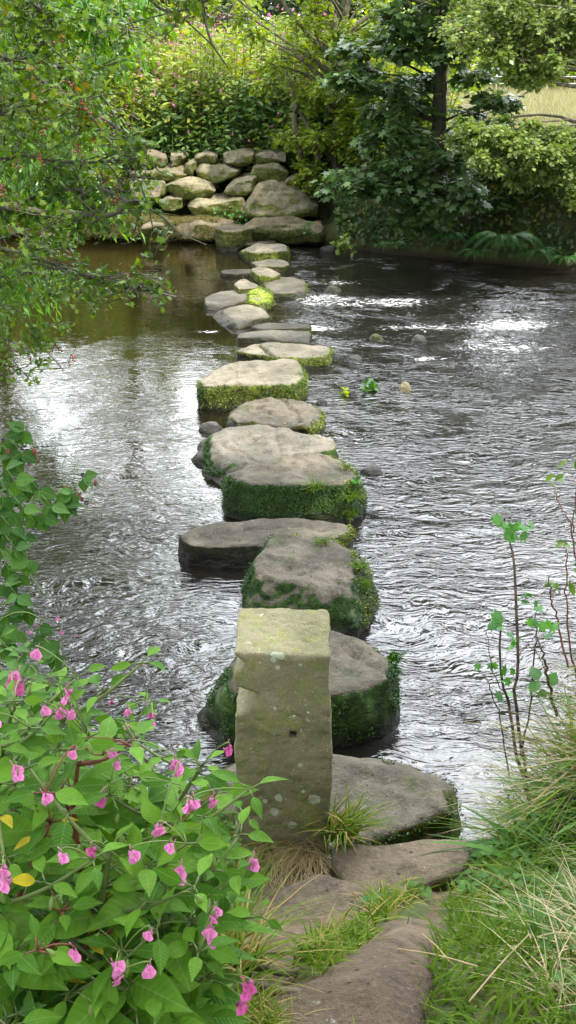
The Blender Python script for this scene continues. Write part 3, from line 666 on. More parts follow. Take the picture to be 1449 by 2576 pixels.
def chip(bm):
    c = at_y(592, 1618, YB+.12); bmesh.ops.create_cube(bm, size=1); bmesh.ops.scale(bm, vec=(.07, .24, .05), verts=bm.verts)
    bmesh.ops.rotate(bm, cent=(0, 0, 0), matrix=__import__('mathutils').Matrix.Rotation(.75, 3, 'Y'), verts=bm.verts); bmesh.ops.translate(bm, vec=Vector(c)+Vector((-.012, 0, .012)), verts=bm.verts)
cuts = [cutter(f) for f in (notch, hole, socket, chip)]
V, Fs, N = finish_remesh(me, .0045, 6, .0042, 8, 77, .0, cuts)
for c in cuts: bpy.data.objects.remove(c)
V = V+N*(.005*fbm(V, 3.5, 2, 5)-.005*np.clip(vnoise(V*38, 8)-.45, 0, 1)*2+.0016*fbm(V, 60, 2, 9))[:, None]
t = NT('post_sandstone'); p = t.pos()
big = t.noise(p, 5, 6, .6); mid = t.noise(p, 28, 5, .7); fine = t.noise(p, 190, 3, .7); sp = t.n('SeparateXYZ', Vector=p)
col = t.mix(t.ramp(big, .35, .65), (.145, .135, .070), (.235, .212, .122))
col = t.mix(t.math('MULTIPLY', t.ramp(t.noise(p, 9, 5, .7), .50, .62), .6), col, (.20, .21, .045))
col = t.mix(t.math('MULTIPLY', t.ramp(mid, .45, .3), .5), col, (.10, .085, .045))
col = t.mix(t.math('MULTIPLY', t.ramp(fine, .55, .7), .45), col, (.46, .43, .30))
col = t.mix(t.math('MULTIPLY', t.ramp(fine, .42, .3), .5), col, (.08, .07, .04))
col = t.mix(t.ramp(t.math('ADD', t.noise(p, 42, 5, .75), t.math('MULTIPLY', t.noise(p, 6, 2), .35)), .83, .88), col, (.50, .48, .36))
def blob(px, py, r, colr, col, sx=1.0, fuzz=.35):
    c = at_y(px, py, YB); sb = t.n('VectorMath', p_operation='SUBTRACT'); t.set(sb, 0, p); sb.inputs[1].default_value = tuple(c)
    sc_ = t.n('VectorMath', p_operation='MULTIPLY'); t.set(sc_, 0, sb.outputs[0]); sc_.inputs[1].default_value = (1/sx, 1, 1)
    L = t.n('VectorMath', p_operation='LENGTH'); t.set(L, 0, sc_.outputs[0])
    f = t.math('ADD', t.math('DIVIDE', L.outputs['Value'], r), t.math('MULTIPLY', t.math('SUBTRACT', t.noise(p, 45, 4, .6), .5), fuzz*4))
    return t.mix(t.ramp(f, 1.05, .9), col, colr)
LIC = (.33, .36, .25)
for (x, y, r, sx) in [(692, 1642, .016, 1), (706, 1650, .012, 1), (688, 1660, .008, 1), (766, 1632, .014, 1.3), (785, 1638, .012, 1.3), (698, 1680, .007, 1), (756, 1672, .006, 1),
                      (700, 2005, .014, .9), (790, 2010, .018, 1.0), (755, 1925, .008, 1), (668, 2015, .008, 1), (762, 1990, .006, 1), (690, 2040, .016, .8), (735, 2075, .012, 1)]:
    col = blob(x, y, r, LIC, col, sx)
for (x, y, r) in [(725, 1830, .005), (735, 1815, .004), (716, 1838, .005), (775, 1790, .004), (778, 1820, .005), (782, 1835, .004), (740, 1800, .004)]:
    col = blob(x, y, r, (.75, .73, .62), col, 1.2, .3)
hh = t.math('ADD', t.math('MULTIPLY', mid, .5), t.math('MULTIPLY', fine, .25))
M_post = t.surf(t.bsdf(col, .9, t.bump(hh, .9, .013), .25))
mb = MB(); mb.add(V, [f for f in Fs if len(f)]); c0 = V.mean(0); c0[2] = V[:, 2].min()
post = mb.build('stone_post', M_post, origin=c0); tag(post, 'upright weathered olive sandstone post with a notched left edge and a drilled hole', 'stone post')
# water: rippled sheet, calm and dark upstream on the left, lively below the stones on the right
wx = np.unique(np.concatenate([np.linspace(-3, 3.6, 190), np.linspace(-8, 8, 200), np.linspace(-30, 30, 60)]))
wy = np.unique(np.concatenate([np.linspace(2.6, 7, 150), np.linspace(7, 17.5, 230), np.linspace(17.5, 25, 20)]))
WX, WY = np.meshgrid(wx, wy); P2 = np.stack([WX.ravel(), WY.ravel()], 1)
X, Y = P2.T
row_x = np.interp(Y, [3, 5, 7, 9, 11, 13, 16], [.1, 0, -.1, -.2, -.05, -.25, -.4])
right = sstep(-.3, .5, X-row_x)
calm = (1-right)*np.clip(.93*sstep(4.0, 6.8, Y)+.1*sstep(9.5, 11.5, Y), 0, 1)
rif = right*np.exp(-((Y-11.5)/2.6)**2)*np.exp(-((X-1.6)/2.6)**2)
dk = sstep(2.3, 4.5, X)*sstep(11.2, 12.5, Y)
amp = (.0030+.0025*right+.008*rif)*(1-calm*.96)*(1-.5*sstep(12.2, 13.5, Y))
warp = fbm(P2, .9, 3, 21)*.5
Q = np.stack([X*1.1+warp, Y*2.6+warp*1.5+.3*X], 1)
W = fbm(Q, 1.4, 4, 31, .6)*amp + (.0022*fbm(np.stack([X*2, Y*7], 1), 1.5, 3, 51))*(1-calm)
rg = np.random.default_rng(4)
mb = MB(); ny, nx = WX.shape; i = np.arange(ny-1)[:, None]*nx+np.arange(nx-1)[None]
foam = 0
for fx, fy, sx, sy, a_ in [(.9, 12.15, 1.1, .3, .78), (.5, 13.3, .7, .3, .7), (1.7, 10.9, 1.3, .3, .55), (1.35, 9.7, .45, .16, .62), (2.2, 10.1, .8, .25, .6), (-.1, 10.55, .3, .12, .8), (-.85, 10.75, .22, .12, 1.0), (.25, 10.9, .25, .15, .7), (.2, 12.5, .5, .2, .8), (2.6, 11.2, 1.0, .4, .4)]:
    foam = foam+a_*np.exp(-((X-fx)/sx)**2-((Y-fy)/sy)**2)
ring = 0; damp = np.zeros(X.shape)
for s_ in WATERLINES:
    c_ = s_.mean(0)
    if c_[1] < 2.9: continue
    b_ = (np.abs(X-c_[0]) < 1.4) & (np.abs(Y-c_[1]) < 1.4); d_ = np.full(X.shape, 9.0); d_[b_] = np.abs(sdist(X[b_], Y[b_], s_)); damp = np.maximum(damp, np.exp(-(d_/.16)**2)*sstep(.35, -.25, Y-c_[1])); ring = np.maximum(ring, np.exp(-(d_/.05)**2)*(.35+.3*sstep(-.2, .3, X-c_[0])))
foam = np.clip(np.maximum(foam*1.15+.32*rif, ring*(1-calm)), 0, 1)
mb.add(np.stack([X, Y, W], 1), np.stack([i, i+1, i+nx+1, i+nx], -1).reshape(-1, 4), foam, np.stack([calm, np.clip(damp, 0, 1)], 1))
t = NT('river_water'); p = t.pos()
fo = t.n('Attribute', p_attribute_name='rnd').outputs['Fac']; lu = t.n('SeparateXYZ', Vector=t.n('Attribute', p_attribute_name='luv').outputs['Vector'])
calmS, rightS = lu.outputs[0], lu.outputs[1]
wv = t.n('VectorMath', p_operation='SCALE'); t.set(wv, 0, t.noise(p, 1.1, 3, out='Color')); wv.inputs['Scale'].default_value = .55
ad = t.n('VectorMath', p_operation='ADD'); t.set(ad, 0, p); t.set(ad, 1, wv.outputs[0])
m1 = t.n('Mapping', Vector=ad.outputs[0]); m1.inputs['Scale'].default_value = (11, 27, 1); m1.inputs['Rotation'].default_value = (0, 0, .12)
m2 = t.n('Mapping', Vector=ad.outputs[0]); m2.inputs['Scale'].default_value = (4.2, 10, 1); m2.inputs['Rotation'].default_value = (0, 0, -.2)
h1 = t.noise(m1.outputs[0], .85, 2.2, .5, dist=1.2); h2 = t.noise(m2.outputs[0], 1.0, 2, .5, dist=1.3)
h = t.math('ADD', t.math('MULTIPLY', h1, .50), t.math('MULTIPLY', h2, .75))
act = t.math('MULTIPLY', t.math('SUBTRACT', 1.0, t.math('MULTIPLY', calmS, .95)), t.math('ADD', .45, t.math('MULTIPLY', t.ramp(t.noise(ad.outputs[0], 1.6, 3), .38, .62), .75)))
act = t.math('MULTIPLY', act, t.math('SUBTRACT', 1.0, t.math('MULTIPLY', rightS, .75)))
act = t.math('MULTIPLY', act, t.math('SUBTRACT', 1.0, t.math('MULTIPLY', t.ramp(t.n('SeparateXYZ', Vector=p).outputs[0], -.1, .6), .38)))
bp = t.n('Bump', Distance=.075, Height=h); t.t.links.new(t.math('MULTIPLY', act, .78), bp.inputs['Strength'])
mf = t.n('Mapping', Vector=ad.outputs[0]); mf.inputs['Scale'].default_value = (6, 16, 1)
fn = t.noise(mf.outputs[0], 2.6, 6, .75); fn2 = t.noise(p, .9, 3)
thr = t.math('SUBTRACT', .92, t.math('MULTIPLY', fo, .42))
fm = t.ramp(t.math('SUBTRACT', t.math('ADD', fn, t.math('MULTIPLY', t.math('SUBTRACT', fn2, .5), .35)), thr), .0, .06)
col = t.mix(calmS, (.012, .011, .009), (.009, .0065, .003))
wb = t.bsdf(col, .012, bp.outputs[0], .72); fb = t.bsdf((.75, .77, .78), .7, bp.outputs[0], .3)
ms = t.n('MixShader'); t.t.links.new(fm, ms.inputs[0]); t.t.links.new(wb, ms.inputs[1]); t.t.links.new(fb, ms.inputs[2])
M_water = t.surf(ms.outputs[0])
w = mb.build('river_water', M_water); tag(w, kind='structure')
# ------------------------------------------------------------------ foliage materials
M_balsam = leaf_mat('balsam_leaf', (.050, .145, .010), (.125, .27, .022), (.50, .40, .02), .28, .55, True, spec=.12, c3w=.05)
M_bramble = leaf_mat('bramble_leaf', (.035, .105, .016), (.08, .19, .025), (.22, .2, .03), .25, .55, True, spec=.18)
M_haw = leaf_mat('hawthorn_leaf', (.040, .105, .010), (.14, .24, .016), (.27, .14, .02), .3, .5, spec=.3, c3w=.14)
M_willow = leaf_mat('hanging_leaf', (0.065, 0.195, 0.020), (0.143, 0.325, 0.035), (0.390, 0.416, 0.050), .4, .35, spec=.6)
M_alder = leaf_mat('alder_leaf', (.14, .22, .05), (.28, .37, .10), (.40, .40, .10), .35, .4, spec=.6)
M_syc = leaf_mat('sycamore_leaf', (.050, .11, .030), (.12, .20, .060), (.18, .26, .06), .28, .42, spec=.5)
M_light = leaf_mat('light_tree_leaf', (0.130, 0.230, 0.022), (0.312, 0.405, 0.040), (0.520, 0.486, 0.060), .42, .5)
M_thick = leaf_mat('thicket_leaf', (.13, .22, .025), (.33, .40, .05), (.50, .44, .08), .4, .5)
M_thickd = leaf_mat('thicket_dark_leaf', (.07, .16, .04), (.17, .28, .08), (.32, .38, .06), .35, .45, spec=.5)
M_wood = leaf_mat('far_wood_leaf', (.022, .045, .02), (.055, .095, .03), (.13, .16, .04), .25, .6)
M_hedge = leaf_mat('hedge_leaf', (.05, .17, .03), (.12, .33, .06), (.2, .4, .08), .3, .5)
M_gold = leaf_mat('golden_hedge_leaf', (.35, .38, .03), (.60, .58, .05), (.7, .65, .1), .3, .5)
M_under = leaf_mat('bank_leaf', (.028, .065, .016), (.08, .15, .03), (.2, .2, .04), .3, .5)
M_fern = leaf_mat('fern_frond', (.03, .11, .015), (.07, .20, .03), (.15, .25, .04), .3, .45)
M_grass = leaf_mat('grass_blade', (.062, .13, .008), (.15, .23, .018), (.38, .28, .10), .28, .65, spec=.1, c3w=.3)
M_tangrass = leaf_mat('dry_grass', (.16, .20, .05), (.30, .28, .10), (.42, .33, .17), .3, .55, c3w=.7)
M_mossleaf = leaf_mat('moss_leaf', (.014, .045, .006), (.055, .13, .014), (.15, .20, .03), .15, .6)
M_ymossleaf = leaf_mat('yellow_moss_leaf', (.06, .085, .010), (.20, .26, .028), (.3, .3, .05), .2, .6)
M_bark = bark_mat('grey_bark', (.05, .042, .03), (.13, .115, .085))
M_barkl = bark_mat('lichened_bark', (.09, .08, .05), (.20, .18, .12))
M_barkd = bark_mat('dark_bark', (.022, .018, .013), (.06, .05, .035))
def plain(name, c, rough=.5, spec=.4, tr=0.0):
    t = NT(name); a = t.n('Attribute', p_attribute_name='rnd').outputs['Fac']
    col = t.mix(t.ramp(a, 0, 1), tuple(x*.6 for x in c), tuple(min(1, x*1.25) for x in c)); b = t.bsdf(col, rough, None, spec)
    if tr:
        q = t.n('BsdfTranslucent'); t.set(q, 'Color', col); m = t.n('MixShader'); m.inputs[0].default_value = tr; t.t.links.new(b, m.inputs[1]); t.t.links.new(q.outputs[0], m.inputs[2]); return t.surf(m.outputs[0])
    return t.surf(b)
M_redstem = plain('red_stem', (.16, .05, .025)); M_gstem = plain('green_stem', (.12, .17, .04)); M_pink = plain('pink_petal', (.75, .24, .50), .5, .4, .35)
M_dkpink = plain('deep_pink_petal', (.60, .10, .32), .5, .4, .3); M_berry = plain('haw_berry', (.26, .015, .02), .25, .6); M_black = plain('blackberry', (.02, .012, .02), .25, .7)
M_redfruit = plain('unripe_blackberry', (.22, .06, .035), .5); M_twig = bark_mat('brown_twig', (.06, .035, .022), (.15, .10, .065), 80)
M_meadow = leaf_mat('meadow_blade', (.20, .19, .09), (.34, .31, .17), (.22, .27, .09), .25, .6, c3w=.2)
M_brown = leaf_mat('brown_stem', (.10, .06, .025), (.24, .15, .06), (.12, .17, .03), .2, .6, spec=.2, c3w=.3)
M_wrail = plain('white_rail', (.75, .75, .72))
M_root = bark_mat('root_bark', (.06, .042, .028), (.14, .105, .075), 25)

RG = np.random.default_rng(12345)
def rdir(n, rg, up=0.0):
    v = norm(rg.normal(size=(n, 3))); v[:, 2] += up; return norm(v)
def spray(mbl, mbt, C, R, rg, ntw, nlf, tpl, size, up=1.0, droop=.25, flat=.55, twig=.006, spread=None, lean=None, wid=1.0):
    """leafy sprays: twigs run out from near C through an ellipsoid R, leaves sit along them"""
    R = np.asarray(R, float); n = ntw
    d = rdir(n, rg)*R*(.45+.55*rg.random((n, 1))**.5); S = C+d*.12*rg.random((n, 1)); E = C+d
    if lean is not None: E = E+np.asarray(lean)*rg.random((n, 1))
    M = (S+E)/2+np.array([0, 0, 1])*np.linalg.norm(d, axis=1)[:, None]*droop*.35; E[:, 2] -= np.linalg.norm(d, axis=1)*droop*.5
    if mbt is not None: thin_tubes(mbt, S, M, E, twig, twig*.35, rg.random(n*9))
    m = n*nlf; k = np.repeat(np.arange(n), nlf); t = .2+.8*rg.random(m)
    P = (1-t)[:, None]**2*S[k]+2*((1-t)*t)[:, None]*M[k]+(t**2)[:, None]*E[k]
    T = norm(E[k]-S[k]); side = norm(np.cross(T, [0, 0, 1.0])+1e-6)*np.where(rg.random(m) < .5, 1, -1)[:, None]
    D = norm(T*.6+side*(.5+.6*rg.random((m, 1)))+rg.normal(size=(m, 3))*.25-np.array([0, 0, droop])); U = norm(np.array([0, 0, up])+rg.normal(size=(m, 3))*flat)
    P = P+rg.normal(size=(m, 3))*size*.35
    cl = rg.random()*.3
    rnd = np.clip(rg.random(m)*.85+cl*.5-.05, 0, 1)
    scatter(mbl, tpl, P, D, U, size*(.6+.6*rg.random(m)), rnd, wid*(.85+.3*rg.random(m)))
def px_pt(q, Y=None): return at_y(q[0], q[1], q[2] if Y is None else Y)
def tree(name, label, cat, base, trunk, r0, clumps, tpl, size, mleaf, mbark, ntw, nlf, rg, group=None, droop=.25, flat=.55, r1=.02, limb_r=.018, up=1.0, crown='crown', extra=None, twig=.006, att=.85, lean=None):
    root = thing(name, base, label, cat, group)
    tr = spline(trunk, 26); mbt = MB(); tube(mbt, tr, np.linspace(r0, r1, len(tr))*(1+.06*rg.normal(size=len(tr))), 9, .5)
    mbl = MB(); limbs = MB()
    for c in clumps:
        C = np.array(c[:3]); R = c[3] if len(c) > 3 else (.5, .5, .3)
        R = np.broadcast_to(R, (3,)) if not np.isscalar(R) else np.array([R, R, R*.6])
        # limb from a lower trunk point
        dz = np.linalg.norm(tr[:, :2]-C[:2], axis=1); k = np.argmin(np.abs(tr[:, 2]-(C[2]-att*dz*.6))+.15*np.linalg.norm(tr-C, axis=1)); A = tr[k]
        L = np.linalg.norm(C-A); mid = (A+C)/2+np.array([0, 0, .12*L])+rg.normal(size=3)*L*.06; q = A*.25+mid*.5+C*.25+rg.normal(size=3)*L*.03
        rr = limb_r*(.6+.5*min(2, L)); tube(limbs, spline([A, (A+q)/2+rg.normal(size=3)*L*.02, q, C], 12), np.linspace(rr, rr*.3, 12), 5, rg.random())
        spray(mbl, limbs, C, R, rg, ntw, nlf, tpl, size, up, droop, flat, twig, lean=lean)
    mbt.build('trunk', mbark, root); limbs.build('branches' if False else 'branch_work', mbark, root); mbl.build(crown, mleaf, root)
    return root

# ------------------------------------------------------------------ far background: wood, hedges, meadow rail
rg = np.random.default_rng(7); mbl = MB(); mbt = MB()
for k in range(150):
    x = -40+80*k/149+rg.normal()*1.0; y = 58+rg.random()*14; h = 6+5*rg.random()
    for j in range(5): spray(mbl, None, np.array([x+rg.normal()*1.2, y+rg.normal(), 1.5+h*(j+.5)/5]), (2.6, 2.0, 1.5), rg, 38, 8, DIAM, .45, .6, .1, 1.0)
    tube(mbt, [[x, y, .8], [x, y, h*.6+1]], [.2, .08], 6)
w = mbl.build('distant_wood', M_wood); tag(w, 'dark band of woodland closing the view beyond the meadow', 'woodland', kind='stuff')
def shrub(label, px0, px1, py0, py1, Y, mat, seed, name='hedge_shrub', cat='shrub', n=46, leaf=.16, tpl=DIAM, depth=1.2, up=.5):
    rg = np.random.default_rng(seed); a = at_y(px0, py1, Y); b = at_y(px1, py0, Y); g = 1.1
    root = thing(name, ((a[0]+b[0])/2, Y, g), label, cat); mbl = MB(); mbt = MB()
    for k in range(n):
        u, v = rg.random(2); zt = g+(b[2]-g)*(1-.35*(2*u-1)**2)
        C = np.array([a[0]+(b[0]-a[0])*u, Y+rg.normal()*depth*.4, g+(zt-g)*v]); spray(mbl, mbt, C, ((b[0]-a[0])*.13+.2, .4, .35), rg, 14, 9, tpl, leaf, up, .05, .9, .008)
    for k in range(5): tube(mbt, [[(a[0]+b[0])/2+rg.normal()*.2, Y, g-.15], [a[0]+(b[0]-a[0])*rg.random(), Y, g+(b[2]-g)*.8]], [.05, .015], 5)
    mbt.build('stem', M_bark, root); mbl.build('foliage', mat, root)
shrub('clipped bright green garden hedge beyond the balsam thicket', 436, 560, 88, 200, 31, M_hedge, 31)
shrub('golden yellow conifer shrub right of the green hedge', 528, 612, 92, 200, 32, M_gold, 32)
shrub('small golden shrub left of the green hedge, behind the thicket', 356, 402, 98, 200, 33, M_gold, 33, n=20)
shrub('dark rounded tree clump behind the hedges at the top', 430, 640, 12, 140, 44, M_wood, 34, 'dark_tree', 'tree', 70, .3)
shrub('broad green bush at the back of the meadow behind the sycamore', 840, 1110, 60, 290, 34, M_hedge, 35, 'bush', 'bush', 80, .18)
shrub('yellow-green bush at the back of the meadow on the far right', 1230, 1480, 60, 232, 46, M_light, 36, 'bush', 'bush', 80, .26)
shrub('yellow-green sunlit bush between the bare-stemmed tree and the sycamore', 960, 1200, 60, 240, 40, M_light, 37, 'bush', 'bush', 70, .24)
shrub('pale sunlit bush behind the thicket at the upper left', 180, 430, 20, 230, 29, M_light, 38, 'bush', 'bush', 80, .16)
shrub('yellowish bush behind the thicket near the middle of the far bank', 600, 850, 45, 210, 30, M_light, 39, 'bush', 'bush', 80, .17)
# white rail of the paddock
r = thing('paddock_fence', at_z(1350, 240, 1.35), 'low white paddock rail across the sunlit meadow on the right', 'fence'); yF = 44
p0 = at_y(1120, 224, yF); zg = land1(8, yF)
for k in range(7):
    x = p0[0]+k*2.0; m = MB(); tube(m, [[x, yF, zg-.1], [x, yF, zg+.62]], [.035, .03], 6); m.build('post', M_wrail, r)
for zz in (.3, .55):
    m = MB(); tube(m, [[p0[0]-.1, yF-.06, zg+zz], [p0[0]+12.2, yF-.06, zg+zz]], [.018, .018], 5); m.build('rail', M_wrail, r)

# meadow grass
rg = np.random.default_rng(71); n = 60000; P = np.stack([-2+20*rg.random(n), 21.5+30*rg.random(n)**1.3, np.zeros(n)], 1); P[:, 2] = land_z(P[:, 0], P[:, 1])
mb = MB(); D = np.stack([rg.normal(size=n)*.25, rg.normal(size=n)*.25, np.ones(n)], 1); blades(mb, P, D, .28+.3*rg.random(n), np.full(n, .008), .25, rg.random(n), 2)
tag(mb.build('meadow_grass', M_meadow), 'tall pale seeding grass of the sunlit meadow', 'grass', kind='stuff')

# ------------------------------------------------------------------ balsam thicket on the far bank (nobody could count it)
rg = np.random.default_rng(8)
def balsam_mass(name, label, n, area, zlo, mat, tpl, leaf, hgt, seed, flowers=0, sten=M_gstem):
    rg = np.random.default_rng(seed); mbl = MB(); mbt = MB(); mbf = MB(); X = area[0]+(area[1]-area[0])*rg.random(n); Y = area[2]+(area[3]-area[2])*rg.random(n)
    s = sdist(X, Y, RIVER); k = s > zlo; X, Y = X[k], Y[k]; Z = land_z(X, Y); n = len(X)
    Hh = hgt*(.7+.45*rg.random(n))*(1+.18*vnoise(np.stack([X, Y], 1)*.9, 3)); lean = rg.normal(size=(n, 2))*.18
    S = np.stack([X, Y, Z-.05], 1); E = np.stack([X+lean[:, 0], Y+lean[:, 1]-.1, Z+Hh], 1); M = (S+E)/2+rg.normal(size=(n, 3))*.05
    thin_tubes(mbt, S, M, E, .011, .004, rg.random(n*9))
    q = 34; i = np.repeat(np.arange(n), q); t = .12+.88*rg.random(n*q)**.75; P = S[i]+(E[i]-S[i])*t[:, None]; a = rg.random(n*q)*6.283
    out = np.stack([np.cos(a), np.sin(a), np.full(n*q, .15)], 1); P = P+out*leaf*(.2+rg.random((n*q, 1))*1.2)*(1.25-t)[:, None]
    D = out+np.array([0, 0, -.5])*rg.random((n*q, 1)); U = np.array([0, -.25, 1.0])+rg.normal(size=(n*q, 3))*.45
    cl = vnoise(P*1.6, 9)*.3; scatter(mbl, tpl, P, D, U, leaf*(.6+.7*rg.random(n*q)), np.clip(rg.random(n*q)*.75+.12+cl, 0, 1), 1.0)
    o = mbl.build(name, mat); tag(o, label, 'plants', kind='stuff'); mbt.build('stem', sten, o, origin=(0, 0, 0))
    if flowers:
        i = rg.integers(0, n, flowers); P = E[i]+rg.normal(size=(flowers, 3))*np.array([.10, .10, .09]); 
        for _ in range(3): scatter(mbf, ROUND, P, rdir(flowers, rg), rdir(flowers, rg, .5), .045, rg.random(flowers))
        mbf.build('blossom', M_pink, o, origin=(0, 0, 0))
balsam_mass('balsam_thicket', 'yellow-green thicket of tall flowering balsam on top of the far bank', 2000, (-7, 2.2, 18.0, 24), .9, M_thick, LANCE, .13, 1.7, 81, 1100)
balsam_mass('balsam_thicket', 'darker leafy balsam and nettles hanging over the boulder wall', 520, (-2.6, 1.9, 17.75, 18.7), 1.5, M_thickd, LANCE, .125, 1.05, 82, 160)
balsam_mass('balsam_thicket', 'shrubby light green growth on the far bank at the left, behind the hawthorn', 700, (-8, -2.8, 16.9, 21), .35, M_thick, LANCE, .12, 1.25, 83, 120)
balsam_mass('balsam_thicket', 'green undergrowth round the tree feet right of the boulder wall', 560, (.9, 2.3, 16.2, 19.5), .5, M_light, ROUND, .085, 1.3, 84, 10)

# ------------------------------------------------------------------ far-bank undergrowth, hanging grass, ivy, ferns
def bank_leaves(name, label, n, x0, x1, y0, y1, smin, smax, mat, tpl, leaf, seed, lift=.22, cat='plants', thr=-9):
    rg = np.random.default_rng(seed); X = x0+(x1-x0)*rg.random(n*3); Y = y0+(y1-y0)*rg.random(n*3); s = sdist(X, Y, RIVER)
    k = (s > smin) & (s < smax) & (vnoise(np.stack([X, Y], 1)*3, seed) > thr); X, Y = X[k][:n], Y[k][:n]; n = len(X); Z = land_z(X, Y)
    P = np.stack([X, Y-rg.random(n)*lift*.8, Z+rg.random(n)*lift], 1); D = rdir(n, rg)+np.array([0, -.5, -.4]); U = rdir(n, rg)*.5+np.array([0, -.55, .8])
    mb = MB(); scatter(mb, tpl, P, D, U, leaf*(.5+.8*rg.random(n)), np.clip(rg.random(n)+.25*vnoise(P*2, 5), 0, 1)); return tag(mb.build(name, mat), label, cat, kind='stuff')
def hang_grass(name, label, n, x0, x1, y0, y1, smin, smax, mat, L, seed, thr=-9, W=.006, bend=.75, cmin=0.0):
    rg = np.random.default_rng(seed); X = x0+(x1-x0)*rg.random(n*3); Y = y0+(y1-y0)*rg.random(n*3); s = sdist(X, Y, RIVER)
    k = (s > smin) & (s < smax) & (vnoise(np.stack([X, Y], 1)*1.7, seed) > thr); X, Y = X[k][:n], Y[k][:n]; n = len(X)
    P = np.stack([X, Y, land_z(X, Y)], 1); D = np.stack([rg.normal(size=n)*.35, -.35-.4*rg.random(n), .75+.3*rg.random(n)], 1)
    mb = MB(); blades(mb, P, D, L*(.5+rg.random(n)), np.full(n, W), bend, np.clip(rg.random(n)*.9+.2*vnoise(P*1.5, 8)+cmin, 0, 1), 4); return tag(mb.build(name, mat), label, 'grass', kind='stuff')
bank_leaves('bank_undergrowth', 'dark ivy and bramble leaves covering the shaded far bank under the sycamore', 30000, .75, 9, 13.6, 17.4, .1, 1.9, M_under, ROUND, .07, 91, .3)
bank_leaves('ivy', 'green ivy trailing between the stacked boulders', 900, -1.35, -.45, 16.7, 17.6, .3, 1.4, M_fern, ROUND, .07, 92, .3, thr=-.15)
bank_leaves('bank_undergrowth', 'low weeds on the far bank between the tufts at the left', 6000, -7, -2.3, 16.4, 18, .05, 1.4, M_thick, ROUND, .055, 93, .15)
hang_grass('bank_grass', 'tan and green grass hanging from the far left bank to the water', 9000, -7, -2.35, 16.5, 17.6, .03, .9, M_tangrass, .42, 94)
hang_grass('bank_grass', 'grass tufts on the ledge left of the landing block', 2600, -2.5, -1.05, 16.4, 17.1, .05, .55, M_tangrass, .3, 95, -.6)
hang_grass('bank_grass', 'long dark grass hanging over the far right bank among ferns', 9000, 2.6, 9, 13.6, 16, .35, 1.3, M_grass, .5, 96, -.3, .007, .9)
def fern(px, py, Y, L, n, label, seed, mat=M_fern, name='fern'):
    rg = np.random.default_rng(seed); b = at_y(px, py, Y); root = thing(name, b, label, 'fern'); 
    for k in range(n):
        a = -math.pi/2+(k+.5-n/2)/n*3.4; t = np.linspace(0, 1, 14)[:, None]; d = np.array([math.cos(a), math.sin(a)*.7, 0]); l = L*(.7+.5*rg.random())
        c = b+d*t*l*.9+np.array([0, 0, 1])*(t*l*1.0-t*t*l*1.15); mb = MB(); tube(mb, c, np.linspace(.006, .002, 14), 4, .2)
        T = norm(np.gradient(c, axis=0)); m = 24; u = np.repeat(np.linspace(.10, .98, m), 2); ix = u*13; i0 = np.minimum(ix.astype(int), 12); P = c[i0]+(c[i0+1]-c[i0])*(ix-i0)[:, None]
        sd = np.tile([1, -1], m)[:, None]; Tt = T[i0]; S_ = norm(np.cross(Tt, [0, 0, 1.0])); Z_ = np.cross(S_, Tt)
        scatter(mb, NARROW, P, S_*sd+Tt*.45, Z_, l*.24*np.sin(np.clip(u, .05, 1)**.7*math.pi)**.6*(1-.35*u), rg.random(len(u))*.8, .7); mb.build('frond', mat, root)
fern(1270, 610, 14.0, .62, 16, 'bright green fern drooping over the dark water at the far right bank', 1)
fern(1345, 640, 13.9, .40, 9, 'small fern right of the large one, close to the water', 2)
fern(1130, 600, 14.4, .42, 10, 'dim fern in the shade below the sycamore', 3)
fern(1200, 640, 14.05, .30, 8, 'low fern left of the large bright one at the water line', 4)
fern(1420, 655, 13.8, .3, 7, 'fern at the right edge of the far bank', 5)
fern(985, 618, 14.9, .3, 7, 'faint fern low in the darkest part of the bank', 6)
def seedling(px, py, Y, n, leaf, label, seed, mat=M_alder, hgt=.2):
    rg = np.random.default_rng(seed); b = at_y(px, py, Y); root = thing('water_plant', b, label, 'plant'); mb = MB(); ms = MB()
    for k in range(n):
        d = rdir(1, rg, .8)[0]; e = b+d*hgt*(.5+.6*rg.random()); tube(ms, [b+rg.normal(size=3)*.01, (b+e)/2, e], [.004, .003, .002], 4)
        scatter(mb, ROUND, np.array([e, e, (b+e)/2]), rdir(3, rg, .3), rdir(3, rg, 1.2), leaf, rg.random(3)*.8)
    ms.build('stem', M_gstem, root); mb.build('foliage', mat, root)
seedling(930, 984, at_z(930, 984, 0)[1], 12, .055, 'fresh green leafy plant rooted between cobbles in the stream', 11, M_fern, .10)
seedling(868, 994, at_z(868, 994, 0)[1], 6, .05, 'scrap of yellow-green weed left of the leafy stream plant', 12, M_light, .07)
seedling(862, 632, 14.9, 22, .09, 'pale green leafy seedlings on the dark rock at the far bank', 13, M_alder, .2)
seedling(775, 585, 15.6, 8, .05, 'green sprig growing on the long mossy slab at the water line', 14, M_fern, .15)

# ------------------------------------------------------------------ trees of the far bank
def clumps_px(poly, n, Y0, Y1, r, rg):
    q = sample_poly(poly, n, rg); return [tuple(at_y(a, b, Y0+(Y1-Y0)*rg.random()))+(r*(.75+.5*rg.random()),) for a, b in q]
rg = np.random.default_rng(101)
